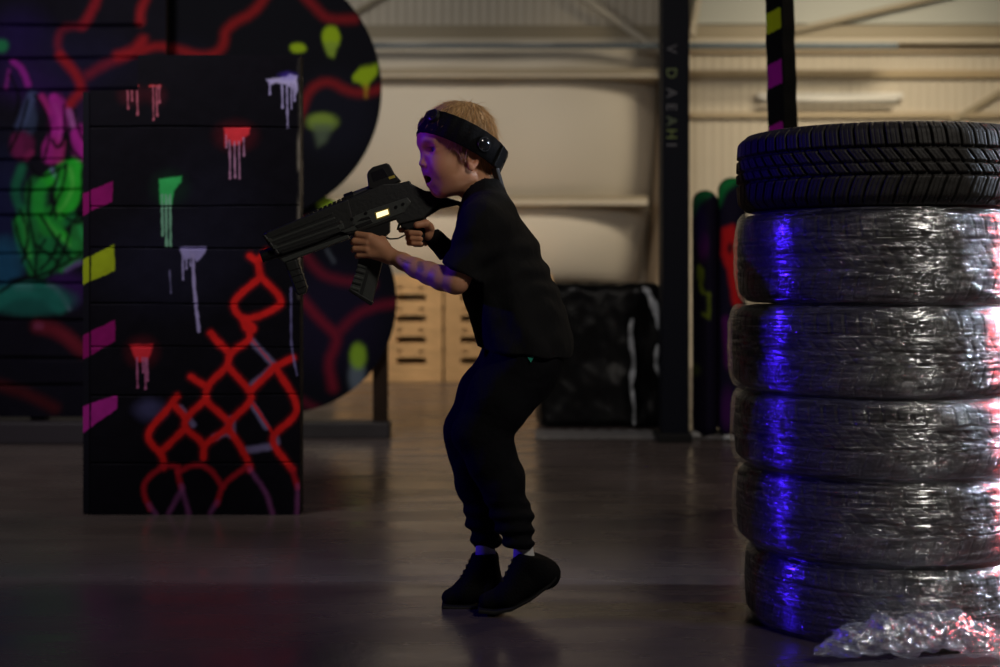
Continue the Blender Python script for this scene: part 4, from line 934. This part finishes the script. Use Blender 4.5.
mz=MB(); mz.tube(G(261,257),G(285,249),.014,.014,24,.002); mz.tube(G(266,240),G(274,237),.016,.019,24,.002); mz.build('muzzle',M_gunb,gun)
plate('front_plate',[(263.5,236),(267,234.5),(282,254),(278.5,256)],.052,M_gunb,bev=.003)
for dy_,(x,y) in enumerate(((270,240),(275,247))):
    mb=MB(); mb.tube(G(x,y,-.026),G(x,y,-.031),.005,n=16); mb.build('bolt',M_gun2,gun)
fg=plate('foregrip',[(285,262),(298,258),(301,268),(308,288),(306,293),(299,296),(296,292),(289,273)],.028,M0,bev=.007,seg=3)
for i in range(4): plate('grip_ridge',[(290.5+i*2.6,270+i*6),(301+i*2,267+i*6),(301.6+i*2,268.6+i*6),(291+i*2.6,271.6+i*6)],.0292,M_gunb,fg,bev=.001)
mg=plate('magazine',[(361,232),(386,226),(385,248),(382,264),(372,303),(369,304.5),(349.5,291.5),(350.5,288),(357,270),(360,252)],.026,M_gun2,bev=.003,seg=2)
for i in range(5):
    t=i/4; x=358.5-7*t; y=264+22*t; plate('rib',[(x,y),(x+9,y+2.5),(x+8.4,y+5),(x-.8,y+2.3)],.031,M0 if i%2 else M_gun2,mg,bev=.001)
plate('rib',[(369,264),(372,264.5),(363,296),(360,294.5)],.029,M_gun,mg,bev=.001)
plate('floor_plate',[(348.5,289.5),(351,288.5),(373.5,302),(371,305.5)],.030,M_gunb,mg,bev=.001)
plate('magazine_well',[(349,233),(358,228),(390,218),(390,232),(386,236),(380,238),(362,240),(357,238)],.032,M_gunb,bev=.002)
# trigger guard and trigger
mb=MB(); tg=[(383,236),(390,239),(398,238.5),(406,234.5),(411,230)]
for a,b in zip(tg[:-1],tg[1:]): mb.bar(G(*a),G(*b),.012,.0035,bev=.001)
mb.build('trigger_guard',M_gunb,gun)
mb=MB(); mb.bar(G(400,222),G(397.5,230),.006,.005,bev=.001); mb.build('trigger',M_gunb,gun)
pg=plate('pistol_grip',[(400,220),(424,214),(428,222),(426,232),(423,247),(413,247),(411,236),(405,229),(401,228)],.026,M_gunb,bev=.005,seg=3)
# stock, angled back to the far shoulder
mb=MB(); st=[(432,192),(442,196),(478,207),(484,212),(482,228),(474,230),(458,205),(440,209),(424,219),(424,210)]
mb.prism([P(x,y,3.215+max(0,x-432)*.0022) for x,y in st],(0,.022,0),bev=.003); mb.build('stock',M_gunb,gun)
# sight
so=plate('sight_hood',[(367.5,175),(369,171.5),(373,167.5),(387,163.5),(390,165),(394,173),(401,181),(396,184.5),(378,190.5),(369,189)],.034,M_gunb,bev=.003,seg=3)
plate('sight_window',[(371,173.5),(384,168.5),(389,177),(374,183)],.0352,M_dome,so,bev=.0008)
plate('sight_label',[(389,177.5),(395,175.5),(396,178),(390,180)],.0356,M_yel,so,bev=0)
mb=MB(); mb.tube(G(345,199.5),G(354,196.5),.0125,.0135,20,.001); mb.build('lamp_cap',M_gunb,gun,smooth=False)
mb=MB(); mb.tube(G(353,197),G(370,190.5),.0115,.0115,20,.001); mb.build('lamp_body',mat('satin_grey_metal',(.09,.09,.088),.35,metal=.5),gun)
plate('sight_mount',[(350,201),(372,187),(398,183),(400,186),(372,197),(352,204.5)],.030,M_gunb,bev=.0015)
# display
dp=plate('display',[(377,213.5),(388.5,209.8),(389.5,214.5),(378,218.6)],.0462,M_disp,sp,bev=0); dp['label']='small lit warm white display'
plate('display_rim',[(375.4,213),(389.5,208.4),(391,215.4),(377.4,220.2)],.0455,M_yel,sp,bev=.0005)
for pts in ([(356,226),(372,220),(374,223),(359,229)],[(358,222),(362,219),(370,216.5),(372,219)],[(338,226),(344,223.5),(346,229),(341,230)]): plate('raised_detail',pts,.048,M_gunb if pts[0][0]!=338 else M_gun2,sp,bev=.001)
for x,y in ((341,222),(352,219),(366,213),(396,207),(403,204)):
    mb=MB(); mb.tube(G(x,y,-.021),G(x,y,-.0245),.0035,n=14); mb.build('bolt',M_gunb if x>345 else mat('bright_bolt',(.2,.2,.19),.3,metal=.7),sp)

# ================================================================== LIGHTS
def area(name,loc,target,size,energy,colr,size_y=None,spread=None):
    l=bpy.data.lights.new(name,'AREA'); l.energy=energy; l.color=colr; l.size=size
    if size_y: l.shape='RECTANGLE'; l.size_y=size_y
    if spread: l.spread=spread
    o=bpy.data.objects.new(name,l); o.location=loc; o.rotation_euler=(Vector(target)-Vector(loc)).to_track_quat('-Z','Y').to_euler(); col.objects.link(o); return o
area('lamp_wall_left',(-3.0,8.6,4.2),(-.5,12,1.4),1.4,32,(1,.94,.85),.8)
area('lamp_wall_right',(3.5,8.7,3.9),(2.9,12,1.4),1.4,27,(1,.83,.58),.8,spread=1.4)
area('fill_pallets',(-.3,8.0,4.9),(-.5,10.2,.3),1.2,26,(1,.84,.64),.4,spread=1.3)  # unseen overhead light added to brighten the pallets
area('lamp_key',(2.0,.3,3.0),(-.1,3.6,1.0),.6,42,(1,.92,.82))
area('lamp_rim_warm',(1.9,5.2,3.2),(-.1,3.2,1.0),.4,16,(1,.80,.58))
area('lamp_blue',(-5.0,3.5,2.2),(.6,2.92,.55),.09,4.0,(.05,.01,1),spread=.6)
area('fill_face_purple',(-1.15,2.85,.95),(-.14,3.12,1.13),.08,.05,(.42,.03,1),spread=.5)  # unseen extra light added to tint the face purple
area('lamp_led_right',(2.9,3.40,1.5),(1.05,3.0,.6),.10,8.5,(.72,.82,1),.5,spread=.8)
area('lamp_red_right',(2.55,3.85,.75),(1.12,2.98,.6),.4,7,(1,.05,.04),1.2,spread=.42)
area('lamp_graffiti',(-1.7,3.4,3.2),(-1.7,6.0,1.1),.5,27,(1,.93,.88),spread=1.9)
w=bpy.data.worlds.new('World'); scn.world=w; w.use_nodes=True; w.node_tree.nodes['Background'].inputs[0].default_value=(.02,.02,.03,1); w.node_tree.nodes['Background'].inputs[1].default_value=.3
# ================================================================== CAMERA
cam=bpy.data.cameras.new('camera'); co=bpy.data.objects.new('camera',cam); col.objects.link(co); scn.camera=co
co.location=(0,0,CH); co.rotation_euler=(math.pi/2,0,0); cam.sensor_width=36; cam.lens=F/1000*36; cam.shift_y=-(333.5-HZ)/1000
cam.dof.use_dof=True; cam.dof.focus_distance=3.15; cam.dof.aperture_fstop=2.4; cam.clip_start=.05
vs=scn.view_settings; vs.view_transform='Standard'; vs.look='None'; vs.gamma=1; vs.use_curve_mapping=False; vs.exposure=0
